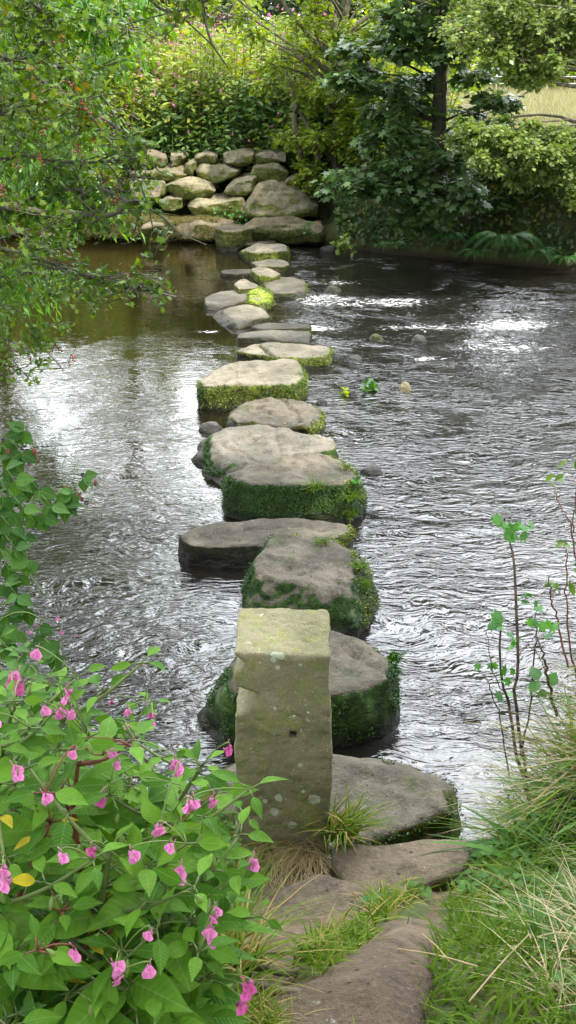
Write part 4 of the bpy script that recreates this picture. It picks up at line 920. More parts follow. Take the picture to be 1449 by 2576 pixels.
# bare-stemmed light tree in the middle
b = at_y(852, 560, 17.4); tr = [b+[0, 0, -.3]]+[at_y(x, y, 17.4) for x, y in [(850, 450), (853, 300), (850, 180), (862, 60), (880, -40)]]+[at_y(900, -200, 17.3)]
cl = clumps_px([(600, 40), (700, -60), (960, -60), (980, 60), (930, 190), (870, 200), (790, 330), (700, 260), (640, 150)], 30, 16.6, 18.4, .42, rg)
cl += clumps_px([(680, -300), (1000, -300), (1000, -60), (680, -60)], 10, 16.6, 18.6, .5, rg)+clumps_px([(760, 200), (900, 260), (890, 520), (770, 520), (720, 330)], 18, 16.4, 17.2, .32, rg)
T1 = tree('light_tree', 'slender tree with bare forked stems and sparse yellow-green leaves, above the end of the row', 'tree', b, tr, .13, cl, ROUND, .07, M_light, M_barkl, 26, 10, rg, r1=.05, limb_r=.03, twig=.007)
mb = MB()
for pts in [[(850, 170), (820, 130), (770, 80), (720, 20), (700, -40)], [(852, 120), (845, 60), (830, 0), (820, -50)], [(862, 90), (900, 60), (950, 20), (980, -20)], [(852, 250), (800, 190), (760, 150), (700, 120)],
            [(850, 200), (880, 150), (910, 120), (960, 90), (1000, 60)], [(760, 400), (740, 300), (745, 260), (720, 180)], [(810, 440), (780, 330), (755, 280), (735, 240)], [(845, 520), (840, 470), (800, 400), (770, 330)]]:
    q = np.array([at_y(x, y, 17.2+.1*math.sin(x)) for x, y in pts]); tube(mb, spline(q, 16), np.linspace(.055, .02, 16), 6, .4)
mb.build('fork', M_barkl, T1)
# sycamore
b = at_y(1112, 600, 14.9); b[2] = .3; tr = [b, at_y(1108, 470, 14.9), at_y(1104, 330, 14.9), at_y(1108, 200, 14.9), at_y(1116, 90, 14.9), at_y(1118, -60, 14.9), at_y(1120, -300, 14.9)]
q = [(1060, 60, .5), (1000, 40, .4), (1120, 20, .5), (1180, 60, .4), (960, 110, .35), (890, 120, .3), (1010, 130, .4), (920, 180, .35), (1150, 130, .45), (1190, 190, .4), (1060, 200, .35), (990, 215, .35), (900, 215, .3), (850, 200, .25),
     (1030, 260, .4), (950, 290, .3), (1240, 250, .3), (1190, 290, .3), (1010, 320, .4), (930, 345, .3), (1050, 360, .4), (1120, 330, .25), (1090, 400, .4), (1010, 400, .35), (960, 430, .35), (880, 440, .35), (850, 465, .3), (920, 470, .35),
     (1040, 450, .4), (1110, 460, .4), (1160, 470, .35), (1080, 505, .4), (1020, 545, .25), (1050, 560, .3), (1110, 530, .35), (1180, 500, .3), (990, 480, .3), (1240, 510, .25), (1140, 400, .3), (1200, 350, .25), (1280, 260, .2), (1020, 75, .3), (1090, 110, .4)]
cl = [tuple(at_y(x, y, 14.2+.9*rg.random()-.35*(y > 380)))+((r*1.05, r*.9, r*.42),) for x, y, r in q]
cl += [tuple(at_y(960+420*rg.random(), -60-320*rg.random(), 13.9+2*rg.random()))+((.7, .7, .4),) for _ in range(20)]
tree('sycamore', 'dark bluish-green sycamore with layered broad leaves drooping over the far right bank', 'tree', b, tr, .13, cl, MAPLE, .125, M_syc, M_barkd, 17, 8, rg, droop=.35, flat=.3, r1=.05, limb_r=.022, twig=.006, att=.6)
# alder on the right: pale round leaves in the sun
b = np.array([4.6, 14.2, .5]); tr = [b, [4.55, 14.0, 1.2], [4.9, 13.8, 2.2], [5.2, 13.6, 3.4], [5.0, 13.5, 4.6], [4.8, 13.4, 6.0]]
cl = clumps_px([(1120, 0), (1470, -20), (1480, 120), (1400, 150), (1300, 150), (1200, 120), (1130, 70)], 42, 12.2, 13.6, .36, rg)
cl += clumps_px([(1240, 140), (1400, 130), (1390, 200), (1300, 205)], 9, 12.2, 13.3, .2, rg)
cl += clumps_px([(1140, 345), (1260, 335), (1480, 325), (1480, 430), (1380, 445), (1290, 420), (1200, 420)], 52, 11.9, 13.3, .21, rg); cl += clumps_px([(1130, 300), (1200, 420), (1340, 470), (1480, 520), (1480, 300)], 22, 11.9, 13.0, .13, rg)
cl += clumps_px([(1150, -350), (1900, -350), (1900, -20), (1150, -20)], 34, 12.2, 14.2, .6, rg)
cl += [tuple(at_y(x, y, 12.6))+(.16,) for x, y in [(1300, 455), (1330, 430), (1440, 500), (1420, 450)]]
tree('alder', 'alder with pale sunlit round leaves reaching in from the right', 'tree', b, tr, .12, cl, ROUND, .058, M_alder, M_barkl, 24, 12, rg, droop=.2, flat=.6, r1=.05, limb_r=.02, twig=.005, att=.3)
# trees left of the thicket, seen through the hawthorn, and reflected in the pool
for k, (x, Y, h, lab, m, mk) in enumerate([(-5.6, 19.5, 8.5, 'leafy light green tree at the far left, seen through the hawthorn', M_light, ROUND), (-3.3, 20.5, 7.8, 'thin young tree behind the thicket, partly hidden by the hawthorn', M_thick, ROUND), (-10.0, 18.5, 7, 'large tree at the far left edge of the river', M_thick, ROUND)]):
    b = np.array([x, Y, 1.0]); tr = [b, b+[.1, 0, h*.35], b+[-.1, .1, h*.7], b+[0, 0, h]]
    cl = [(x+rg.normal()*1.05, Y+rg.normal()*.9, 1.5+h*rg.random()**.8, .75) for _ in range(56)]
    tree('bank_tree', lab, 'tree', b, tr, .14, cl, mk, .10, m, M_barkl, 22, 9, rg, r1=.03, limb_r=.03)
for k, (x, Y, h, lab) in enumerate([(-1.6, 30, 7.0, 'tall tree in the back garden, above the hedges'), (3.3, 24, 6.5, 'tree in the meadow behind the bare-stemmed tree'), (11.5, 21, 7.5, 'tree at the right edge behind the alder')]):
    b = np.array([x, Y, 1.0]); tr = [b, b+[.15, 0, h*.35], b+[-.1, .1, h*.7], b+[0, 0, h]]
    lo = 2.2 if k < 2 else 1.5
    cl = [(x+rg.normal()*1.2, Y+rg.normal()*1.2, lo+h*rg.random()**.8, .75) for _ in range(44)]
    tree('meadow_tree', lab, 'tree', b, tr, .15, cl, ROUND, .13, M_light, M_barkl, 22, 8, rg, r1=.03, limb_r=.03)
# ------------------------------------------------------------------ hawthorn overhanging from the left
rg = np.random.default_rng(201)
root = thing('hawthorn', (-3.3, 5.0, .55), 'hawthorn with red berries and lobed yellow-green leaves overhanging the pool from the left', 'tree')
mbt = MB(); tube(mbt, spline([(-3.3, 5.0, .3), (-3.1, 5.1, 1.2), (-3.0, 5.3, 2.1), (-3.1, 5.4, 3.0), (-3.0, 5.6, 4.2)], 20), np.linspace(.13, .05, 20), 9); mbt.build('trunk', M_bark, root)
LIMBS = [  # (px, py, Y) polylines, radius
 ([(-700, 600, 5.2), (-150, 545, 5.1), (0, 522, 5.0), (130, 538, 5.0), (240, 543, 5.0), (300, 530, 5.0), (330, 508, 5.0), (372, 510, 5.0)], .024),
 ([(330, 508, 5.0), (400, 540, 5.0), (450, 585, 5.0), (520, 612, 5.05)], .008),
 ([(0, 520, 5.0), (60, 505, 5.1), (130, 485, 5.2), (200, 480, 5.2), (215, 520, 5.2), (210, 560, 5.2)], .010),
 ([(330, 508, 5.0), (290, 490, 5.05), (250, 470, 5.1), (300, 480, 5.1), (330, 478, 5.15)], .007),
 ([(-600, 640, 5.6), (-100, 610, 5.6), (0, 625, 5.6), (120, 660, 5.6), (200, 690, 5.6), (300, 720, 5.6), (360, 728, 5.6), (440, 745, 5.6)], .018),
 ([(300, 722, 5.6), (340, 740, 5.6), (400, 770, 5.6)], .006), ([(190, 690, 5.6), (260, 700, 5.5), (330, 690, 5.5), (400, 700, 5.5)], .007),
 ([(-500, 420, 5.4), (-80, 415, 5.4), (60, 392, 5.3), (150, 405, 5.3), (230, 408, 5.3), (300, 395, 5.3), (372, 383, 5.3), (330, 375, 5.3)], .012),
 ([(-500, 200, 5.8), (-60, 190, 5.8), (60, 180, 5.8), (150, 230, 5.8), (210, 280, 5.8), (260, 300, 5.7), (330, 340, 5.7), (400, 370, 5.7)], .020),
 ([(-400, 150, 5.5), (0, 145, 5.5), (110, 150, 5.5), (200, 190, 5.5), (260, 250, 5.5), (290, 300, 5.4), (300, 380, 5.3)], .013),
 ([(-400, -80, 5.2), (0, -30, 5.2), (90, 20, 5.2), (120, 60, 5.2), (90, 120, 5.2), (30, 170, 5.2)], .012),
 ([(-100, -200, 4.9), (300, -120, 4.9), (480, -30, 4.9), (510, 40, 4.9), (530, 110, 4.9), (570, 170, 4.9)], .010),
 ([(350, -60, 4.9), (400, 20, 4.9), (480, 20, 4.9), (560, -20, 4.9), (640, 30, 4.9), (690, 70, 4.9)], .008),
 ([(-300, 780, 6.2), (0, 770, 6.2), (60, 800, 6.2), (100, 860, 6.2), (160, 930, 6.2)], .008), ([(-200, 820, 6.4), (0, 830, 6.4), (30, 900, 6.3), (80, 960, 6.3)], .007),
 ([(-500, 300, 5.0), (-50, 300, 5.0), (80, 260, 5.0), (170, 270, 5.0), (240, 330, 5.0), (200, 250, 5.05)], .010)]
mbb = MB(); tw = []
for pts, r in LIMBS:
    P = spline([at_y(*q) for q in pts], 40); P = P+.012*np.stack([vnoise(P*6, 1), vnoise(P*6, 2), vnoise(P*6, 3)], 1); tube(mbb, P, np.linspace(r, r*.35, 40), 6, rg.random())
    for k in range(34 if r > .009 else 16):
        a = P[rg.integers(4, 40)]; d = rdir(1, rg)[0]*(.12+.3*rg.random()); d[1] *= .6; d[2] = d[2]*.7-.03; tw.append((a, a+d))
mbl = MB(); berr = []
allow = [(-400, -300), (560, -300), (560, 30), (500, 60), (410, 110), (400, 240), (390, 330), (420, 420), (450, 520), (500, 600), (420, 690), (470, 770), (380, 800), (250, 780), (150, 850), (120, 960), (-400, 980)]
tw = [q for q in tw if inpoly(project([q[1]])[:, 0], project([q[1]])[:, 1], allow)[0]]
S = np.array([q[0] for q in tw]); E = np.array([q[1] for q in tw]); M = (S+E)/2+rg.normal(size=S.shape)*.03
thin_tubes(mbb, S, M, E, .0045, .0018, rg.random(len(S)*9))
spur_n = 7
i = np.repeat(np.arange(len(S)), 20); t_ = .15+.85*rg.random(len(i)); P = S[i]*(1-t_)[:, None]+E[i]*t_[:, None]+rg.normal(size=(len(i), 3))*.022
q = project(P); ok = inpoly(q[:, 0], q[:, 1], allow) & ((q[:, 0] < 250) | (q[:, 1] < 200) | (rg.random(len(q)) < .4)); P = P[ok]; n = len(P)
scatter(mbl, HAW, P, rdir(n, rg)+np.array([.3, -.2, -.1]), rdir(n, rg)*.8+np.array([0, -.2, 1.]), .05*(.6+.6*rg.random(n)), np.clip(rg.random(n)*.8+.2*vnoise(P*2, 3)+.1, 0, 1))
for c in clumps_px([(-300, -300), (420, -300), (380, 40), (300, 120), (150, 180), (200, 330), (200, 520), (80, 640), (-300, 700)], 46, 4.9, 6.6, .2, rg):
    spray(mbl, mbb, np.array(c[:3]), (c[3]*1.2, c[3], c[3]*.7), rg, 16, 9, HAW, .042, 1.0, .3, .7, .004)
for c in clumps_px([(-200, 560), (180, 600), (240, 720), (150, 760), (0, 800), (-200, 850)], 14, 5.2, 6.4, .16, rg):
    spray(mbl, mbb, np.array(c[:3]), (c[3]*1.4, c[3], c[3]*.6), rg, 14, 8, HAW, .042, 1.0, .3, .7, .004)
mbb.build('branch_work', M_bark, root); mbl.build('crown', M_haw, root)
def ico(mb, c, r, rnd, sub=1):
    bm = bmesh.new(); bmesh.ops.create_icosphere(bm, subdivisions=sub, radius=1); V = np.array([v.co for v in bm.verts]); F = np.array([[v.index for v in f.verts] for f in bm.faces]); bm.free()
    c = np.atleast_2d(c); n = len(c); mb.add((c[:, None]+V[None]*np.broadcast_to(r, (n,))[:, None, None]).reshape(-1, 3), (F[None]+(np.arange(n)*len(V))[:, None, None]).reshape(-1, 3), np.repeat(np.broadcast_to(rnd, (n,)), len(V)))
bp_ = [(232, 285), (250, 250), (270, 300), (300, 260), (330, 310), (150, 210), (190, 230), (60, 240), (110, 330), (30, 330), (50, 420), (120, 440), (200, 380), (60, 160), (160, 120), (420, 70), (470, 40), (530, 45), (560, 50), (545, 75), (540, 55), (430, 75), (385, 5), (400, 20), (490, 20),
        (560, 28), (300, 500), (275, 575), (278, 560), (245, 605), (10, 480), (20, 600), (100, 400), (80, 280), (205, 270), (215, 390), (340, 255), (120, 75), (330, 60), (95, 190), (140, 880), (70, 900), (180, 905), (90, 850)]
for k, (x, y) in enumerate(bp_[::2]+bp_[-4:]):
    nb = rg.integers(2, 6); c = at_y(x, y, (6.2 if y > 800 else 4.95)); mb = MB(); pts = c+rg.normal(size=(nb, 3))*.018; ico(mb, pts, .0050+.0016*rg.random(nb), rg.random(nb)); 
    thin_tubes(mb, np.repeat([c+[0, 0, .035]], nb, 0), (pts+c)/2+[0, 0, .02], pts, .0012, .001, 0.1); mb.build('berry_cluster', M_berry, root)
# the bright hanging-leaved tree behind it
rg = np.random.default_rng(202)
b = np.array([-4.6, 9.6, .3]); tr = [b, b+[.1, 0, 1.2], b+[.3, -.2, 2.6], b+[.4, -.3, 4.2]]
cl = clumps_px([(-300, -200), (330, -200), (345, 120), (300, 300), (220, 420), (250, 560), (215, 640), (120, 760), (90, 830), (-300, 860)], 80, 7.4, 9.4, .36, rg)
cl += [tuple(np.array([-4.6+rg.normal()*.8, 9.0+rg.normal()*.7, 3.2+1.8*rg.random()]))+(.5,) for _ in range(16)]
tree('willow', 'bright green tree with long hanging leaves at the left edge, behind the hawthorn', 'tree', b, tr, .11, cl, NARROW, .10, M_willow, M_bark, 20, 10, rg, droop=.75, flat=.5, r1=.03, limb_r=.014, twig=.004, att=.4)

# ------------------------------------------------------------------ unseen tree, added above the frame to shade the near bank
rg = np.random.default_rng(203)
b = np.array([4.4, -.8, 1.0]); tr = [b, b+[-.1, .1, 2], b+[-.4, .1, 4.2], b+[-.7, 0, 6.5]]
cl = [(2.9+rg.normal()*1.1, .7+rg.normal()*1.7, 6.0+rg.normal()*.6, .8) for _ in range(60)]
cl += [(1.3+rg.normal()*.7, 1.6+rg.normal()*.8, 5.6+rg.normal()*.4, .7) for _ in range(24)]  # extra crown added overhead to dim the post's top
tree('added_shade_tree', 'unseen tall tree added at the near right bank to shade the post', 'tree', b, tr, .17, cl, ROUND, .15, M_thick, M_bark, 24, 9, rg, r1=.05, limb_r=.03)

# ------------------------------------------------------------------ Himalayan balsam in the left foreground
def flower_mesh(name, mat, seed):
    rg = np.random.default_rng(seed); mb = MB(); s = .019
    PET = leaf_tpl([.35, .5, .52, .36], .35, .3)
    # hood, two wings hanging down, pouch behind with its spur
    D = np.array([[0, -.35, .9], [.55, -.5, -.6], [-.55, -.5, -.6], [.3, -.2, -1.0], [-.3, -.2, -1.0], [.8, -.3, .25], [-.8, -.3, .25]]); U = np.array([[0, -1, -.2], [.3, -1, .3], [-.3, -1, .3], [.3, -1, 0], [-.3, -1, 0], [0, -1, .4], [0, -1, .4]])
    scatter(mb, PET, np.zeros((7, 3)), D, U, s*np.array([.95, 1.25, 1.25, 1.1, 1.1, .7, .7]), .3+.7*rg.random(7))
    th = np.linspace(0, 1, 7); tube(mb, np.stack([th*0, th*s*1.1, -.3*s*np.sin(th*3)], 1), s*np.array([.28, .46, .5, .42, .3, .12, .04]), 7, .2)
    tube(mb, np.array([[0, s*.2, s*.4], [0, s*.5, s*.9], [0, s*.2, s*1.7]]), s*.06, 4, .9)
    o = mb.build(name, mat, origin=(0, 0, 0)); me = o.data; bpy.data.objects.remove(o); return me
FLM = [flower_mesh('flower', M_pink, 1), flower_mesh('flower', M_dkpink, 2)]
def pod_mesh():
    mb = MB(); th = np.linspace(0, 1, 8); tube(mb, np.stack([th*0, th*0, -th*.026], 1), .0042*np.array([.2, .5, .8, 1, 1.05, .95, .6, .1]), 6, .8)
    tube(mb, [[0, 0, 0], [0, .004, .012], [0, .012, .02]], .0009, 4, .3); o = mb.build('seed_pod', M_gstem, origin=(0, 0, 0)); me = o.data; bpy.data.objects.remove(o); return me
PODM = pod_mesh()
def put(me, name, loc, rot, parent, s=1.0):
    o = bpy.data.objects.new(name, me); o.location = np.asarray(loc)-parent_world(parent); o.rotation_euler = rot; o.scale = (s, s, s); return link(o, parent)
def balsam(px, py, h, label, seed, flowers=5, leaf=.092, stem=None, lean=None, group='pink-flowered balsam plants of the left foreground', dense=1.3, yellow=0.0, name='balsam_plant', mat=None, flpx=None, spread=1.0, dk=0):
    rg = np.random.default_rng(seed); leaf *= .82; px -= 22; g = ground_hit(px, py, h, 1.0, 5.5); top = g+np.array([0, 0, h])
    ln = np.array([-.10, .02, 0]) if lean is None else np.array(lean); base = np.array([top[0]+ln[0], top[1]+ln[1], 0]); base[2] = land1(base[0], base[1])-.03
    root = thing(name, base+[0, 0, .03], label, 'plant', group)
    ms = MB(); ml = MB(); ax = spline([base, base*.6+top*.4+rg.normal(size=3)*[.03, .03, 0], base*.25+top*.75+rg.normal(size=3)*[.02, .02, 0], top], 24); tube(ms, ax, np.linspace(.0085, .003, 24), 7, rg.random())
    ends = []; hh = np.linalg.norm(top-base)
    nodes = max(4, int(hh/.085*dense)); 
    def whorl(c, ax_d, L, up=.9, n=3, ph=None):
        ph = rg.random()*6.28 if ph is None else ph
        a = ph+np.arange(n)*6.283/n+rg.normal(size=n)*.25; d = np.stack([np.cos(a), np.sin(a), .15+.25*rg.normal(size=n)], 1)+ax_d*.15; d = norm(d); l = L*(.75+.4*rg.random(n)); st = c+d*.018
        for q in range(n): tube(ms, [c, st[q]], [.0018, .0014], 4, .3)
        U = np.array([0, 0, up])-d*.15+rg.normal(size=(n, 3))*.28+np.array([0, -.25, 0]); r = rg.random(n)*.86; r = np.where(rg.random(n) < yellow, .99, r); l = np.where(r > .95, l*.6, l)
        scatter(ml, LANCE_HI, st, d+[0, 0, -.12], U, l, r, .82+.32*rg.random(n))
    for k in range(nodes):
        f = (k+.8)/nodes; c = ax[min(23, int(f*23))]; L = leaf*(.75+.55*math.sin(min(1, f*1.05)*2.6))*(1 if f < .85 else .7); whorl(c, (top-base)/hh, L*spread, n=3 if rg.random() < .8 else 4)
        if f > .35 and rg.random() < .75:
            a = rg.random()*6.28; bl = (.10+.12*rg.random())*(1.1-.4*f); e = c+np.array([math.cos(a)*bl, math.sin(a)*bl, bl*.75]); tube(ms, spline([c, (c+e)/2+[0, 0, -.01], e], 8), np.linspace(.004, .002, 8), 5, rg.random())
            whorl((c+e)/2, np.array([0, 0, 1.]), leaf*.6); whorl(e, np.array([0, 0, 1.]), leaf*.5); ends.append(e)
    whorl(top, np.array([0, 0, 1.]), leaf*.5, n=4); ends.append(top); ends.append(top)
    fl = []
    for k in range(flowers//3):
        e = ends[rg.integers(len(ends))]; fl.append(e+np.array([rg.normal()*.045, -.01+rg.normal()*.04, .03+.045*rg.random()]))
    for (x, y) in (flpx or []): fl.append(at_y(x, y, top[1]-.05-.05*rg.random()))
    if flpx: ends += []
    fl = [p for p in fl if project([p])[0][0] < 600 or project([p])[0][1] > 2120]
    for p in fl:
        e = ends[int(np.argmin([np.linalg.norm(p-q) for q in ends]))]; tube(ms, spline([e, (e+p)/2+[0, 0, .015], p+[0, .004, .012], p], 8), .0012, 4, .9)
        put(FLM[0 if rg.random() > dk else 1], 'flower', p, (rg.normal()*.3, rg.normal()*.35, rg.normal()*.7), root, .40+.26*rg.random())
    for k in range(int(flowers*1.2)):
        e = ends[rg.integers(len(ends))]; p = e+np.array([rg.normal()*.04, -.02+rg.normal()*.03, .01+.03*rg.random()]); tube(ms, [e, (e+p)/2+[0, 0, .01], p+[0, 0, .008]], .0009, 4, .5); put(PODM, 'seed_pod', p, (rg.normal()*.3, rg.normal()*.3, rg.random()*6), root, .7+.5*rg.random())
    ms.build('stem', stem or M_gstem, root); ml.build('foliage', mat or M_balsam, root)
B = balsam
B(60, 1760, .62, 'tall balsam plant at the left edge, topmost flower heads over the water', 301, 7, dk=.2, flpx=[(40, 1700), (50, 1730), (30, 1715)])
B(180, 1790, .60, 'balsam plant with a cluster of pink heads below the bramble tip', 302, 4, flpx=[(165, 1760), (178, 1795), (170, 1740), (150, 1790)], dk=.2)
B(310, 1840, .50, 'balsam plant with small scattered pink flowers against the bright water', 303, 3, leaf=.085, flpx=[(280, 1765), (322, 1790), (320, 1830), (385, 1815)], dk=.5)
B(-10, 1860, .60, 'balsam plant cut by the left frame edge, with broad leaves above the pale pink flower', 304, 3)
B(220, 1900, .58, 'red-stemmed balsam plant with wide pale leaves left of centre of the clump', 305, 4, stem=M_redstem, leaf=.12, flpx=[(280, 1890), (185, 1895)], dk=.4)
B(60, 1975, .55, 'balsam plant bearing a large pale pink flower near the left edge', 306, 3, leaf=.12, flpx=[(40, 1935), (45, 1950)])
B(530, 1930, .48, 'balsam plant leaning right until its tip touches the upright post', 407, 0, leaf=.095, lean=(-.16, -.02, 0), flpx=[(575, 1885), (447, 1935), (440, 1920)], dk=.5, dense=.95)
B(350, 1960, .52, 'balsam plant with toothed leaves spread before the dark water', 308, 3, leaf=.115, flpx=[(255, 2010), (448, 1940)], dk=.4)
B(150, 2080, .50, 'thick red-stemmed balsam plant rising through the middle of the clump', 309, 4, stem=M_redstem, leaf=.12, yellow=.08, flpx=[(115, 2005)], dk=.5)
B(455, 2050, .46, 'balsam plant with one long blade-like leaf pointing right at the foot of the post', 310, 3, leaf=.125, flpx=[(475, 2025), (490, 2020)], dk=.4)
B(560, 2150, .36, 'small balsam plant with rounded leaves left of the dry grass at the post', 311, 2, leaf=.08, flpx=[(638, 2170)], lean=(-.12, -.03, 0))
B(300, 2150, .50, 'balsam plant with pink slipper flower hanging at its centre', 312, 4, leaf=.11, flpx=[(335, 2150), (230, 2140)], dk=.3)
B(40, 2170, .5, 'balsam plant with yellowing lower leaves at the left edge', 313, 3, leaf=.115, yellow=.16, flpx=[(8, 2190), (12, 2220)])
B(430, 2200, .44, 'balsam plant with a drooping pair of pink flowers right of the centre', 314, 2, leaf=.105, flpx=[(453, 2190), (455, 2205), (430, 2130)])
B(500, 2330, .36, 'balsam plant with large pink flower pair beside the bare earth', 315, 2, leaf=.115, flpx=[(540, 2310), (528, 2340), (530, 2365), (545, 2290)])
B(180, 2300, .44, 'balsam plant with a few bright yellow leaves low in the clump', 316, 2, stem=M_redstem, leaf=.10, yellow=.22, flpx=[(185, 2400)])
B(330, 2400, .38, 'balsam plant with two bright pink blossoms low in the foreground', 317, 2, leaf=.11, flpx=[(295, 2430), (298, 2460), (375, 2350)])
B(60, 2400, .42, 'balsam plant with plain broad leaves at the lower left edge', 318, 1, leaf=.12)
B(420, 2470, .30, 'low balsam plant filling the corner under the two bright blossoms', 319, 1, leaf=.12, flpx=[(375, 2440)])
B(540, 2460, .26, 'smallest balsam plant at the edge of the path, with deep pink flowers', 320, 1, leaf=.085, dk=1, flpx=[(618, 2500), (608, 2530), (625, 2480)])
B(200, 2500, .34, 'balsam plant with drooping toothed leaves at the very bottom left', 321, 1, leaf=.12, yellow=.1)
B(40, 2560, .34, 'dark-leaved plant filling the bottom left corner', 322, 0, leaf=.125, mat=M_bramble)
B(250, 1640+60, .30, 'balsam sprig over the water with pink blossoms, furthest out on the bank', 323, 1, leaf=.09, lean=(-.30, -.1, 0), flpx=[(145, 1555), (130, 1590), (155, 1590), (190, 1597), (90, 1570), (75, 1590)])
B(470, 2560, .22, 'leafy balsam shoot at the bottom beside the path', 324, 0, leaf=.10)
B(330, 2570, .28, 'leafy balsam shoot at the bottom, left of the path shoot', 325, 0, leaf=.12)
B(80, 1650, .50, 'dark balsam plant at the left edge below the bramble', 326, 2, leaf=.10, mat=M_bramble, dk=.3)
B(150, 1720, .45, 'shaded balsam plant behind the front row at the left', 327, 1, leaf=.10, mat=M_bramble)
for q in [(1462, 1600, .34, 'leafy weed at the right frame edge, tallest on the bank', 341), (1440, 1690, .28, 'leafy weed rising behind the bare twigs of the right bank', 342), (1395, 1790, .22, 'dark leafy weed beside the grey stems of the sapling', 343), (1470, 1760, .26, 'broad-leaved weed at the right edge above the straw', 344), (1260, 1935, .16, 'low leafy weed hanging over the water from the right bank tip', 345)]:
    B(*q, 0) if False else B(q[0], q[1], q[2], q[3], q[4], flowers=0, leaf=.06, stem=M_redstem, mat=M_under if q[4] % 2 else M_bramble, lean=(.04, 0, 0), group='leafy weeds of the right bank', name='weed_plant', dense=1.6, yellow=.08)
# bramble at the left edge
rg = np.random.default_rng(330)
root = thing('bramble', (-2.0, 4.6, .35), 'bramble with blackberries arching out over the water at the left edge', 'plant')
ms = MB(); ml = MB(); mk = MB()
canes = [([(-300, 1500, 4.3), (-60, 1280, 4.3), (0, 1275, 4.3), (60, 1262, 4.3), (130, 1250, 4.3), (175, 1230, 4.3), (215, 1215, 4.3)], .004), ([(-300, 1500, 4.2), (-60, 1180, 4.3), (0, 1150, 4.3), (40, 1100, 4.3), (60, 1080, 4.3)], .004),
         ([(-200, 1500, 3.9), (-40, 1330, 3.9), (0, 1366, 3.9), (60, 1430, 3.9), (115, 1500, 3.85)], .0055), ([(-100, 1700, 3.9), (0, 1450, 4.0), (40, 1350, 4.1), (70, 1260, 4.2)], .004), ([(-100, 1650, 3.6), (0, 1560, 3.6), (60, 1540, 3.6), (110, 1560, 3.6)], .004), ([(-200, 1450, 4.0), (-50, 1400, 4.0), (40, 1420, 4.0), (80, 1500, 4.0)], .004)]
lp = [(20, 1110), (45, 1090), (60, 1085), (30, 1150), (15, 1180), (55, 1140), (40, 1210), (20, 1230), (70, 1215), (100, 1235), (60, 1280), (110, 1290), (90, 1300), (165, 1270), (150, 1250), (210, 1205), (180, 1240), (30, 1330), (10, 1300), (60, 1350), (40, 1380), (20, 1420), (75, 1410), (10, 1470), (45, 1500), (20, 1540), (70, 1530), (100, 1580),
      (40, 1590), (10, 1620), (80, 1620), (5, 1250), (0, 1380), (115, 1300), (130, 1275), (0, 1210), (15, 1575), (120, 1610), (140, 1640), (60, 1660), (30, 1250), (50, 1450), (5, 1340), (5, 1120), (30, 1290)]
for pts, r in canes: tube(ms, spline([at_y(*q) for q in pts], 30), np.linspace(r, r*.5, 30), 6, .9)
for (x, y) in lp:
    c = at_y(x, y, 4.25-.0012*(y-1080)+rg.normal()*.05); n = 3; a = -math.pi/2+np.array([-1.0, 0, 1.0])+rg.normal()*.7
    d = np.stack([np.cos(a), np.full(3, -.25), np.sin(a)*.8], 1)+rg.normal(size=(3, 3))*.15; scatter(ml, BRAM, np.repeat([c], 3, 0), d, np.array([0, -.6, .8])+rg.normal(size=(3, 3))*.3, .075*(.8+.4*rg.random(3)), rg.random(3)*.85, 1.0)
    tube(ms, [c, c+np.array([-.03, .02, .03])*1.5], .0015, 4, .5)
ml.build('foliage', M_bramble, root)
for (x, y, kind) in [(57, 1128, 0), (68, 1210, 0), (8, 1105, 0), (218, 1265, 0), (208, 1195, 0), (190, 1235, 1), (200, 1245, 1), (215, 1220, 1), (230, 1200, 1), (165, 1225, 1), (160, 1235, 1), (90, 1140, 1), (95, 1160, 1), (75, 1165, 1), (85, 1135, 1), (50, 1195, 1), (205, 1255, 1), (240, 1215, 1), (12, 1300, 0), (62, 1315, 0), (45, 1185, 1), (60, 1150, 1), (20, 1135, 1)]:
    c = at_y(x, y, 4.2); mb = MB(); ico(mb, c+rdir(14, rg)*np.array([.008, .008, .010]), .0042, rg.random(14)); tube(ms, [c, c+np.array([-.02, .02, .02])], .0009, 4, .9); mb.build('berry', M_redfruit if kind else M_black, root)
ms.build('cane', M_gstem, root)

# ------------------------------------------------------------------ saplings and docks on the right bank
def sapling(label, sticks, leaves, seed, name='sapling', leaf=.055, mat=None, tpl=None, stick_mat=None, Y=2.95, dead=()):
    rg = np.random.default_rng(seed); P0 = at_y(sticks[0][0][0][0], sticks[0][0][0][1], Y); root = thing(name, P0, label, 'sapling'); ms = MB(); ml = MB()
    for pts, r in sticks:
        q = spline([at_y(a, b, Y+.04*math.sin(a*.1)) for a, b in pts], 20); tube(ms, q+.003*rg.normal(size=q.shape), np.linspace(r, r*.45, 20), 6, rg.random())
    for (x, y) in leaves:
        n = 2; c = np.repeat([at_y(x, y, Y-.02)], n, 0)+rg.normal(size=(n, 3))*.008; d = rdir(n, rg)*[1, .6, .6]+[0, -.2, -.1]; scatter(ml, tpl or ROUND, c, d, np.array([0, -.5, .9])+rg.normal(size=(n, 3))*.4, leaf*(.6+.5*rg.random(n)), rg.random(n)*.8, 1.1)
    ms.build('stem', stick_mat or M_twig, root); ml.build('foliage', mat or M_hedge, root); return root
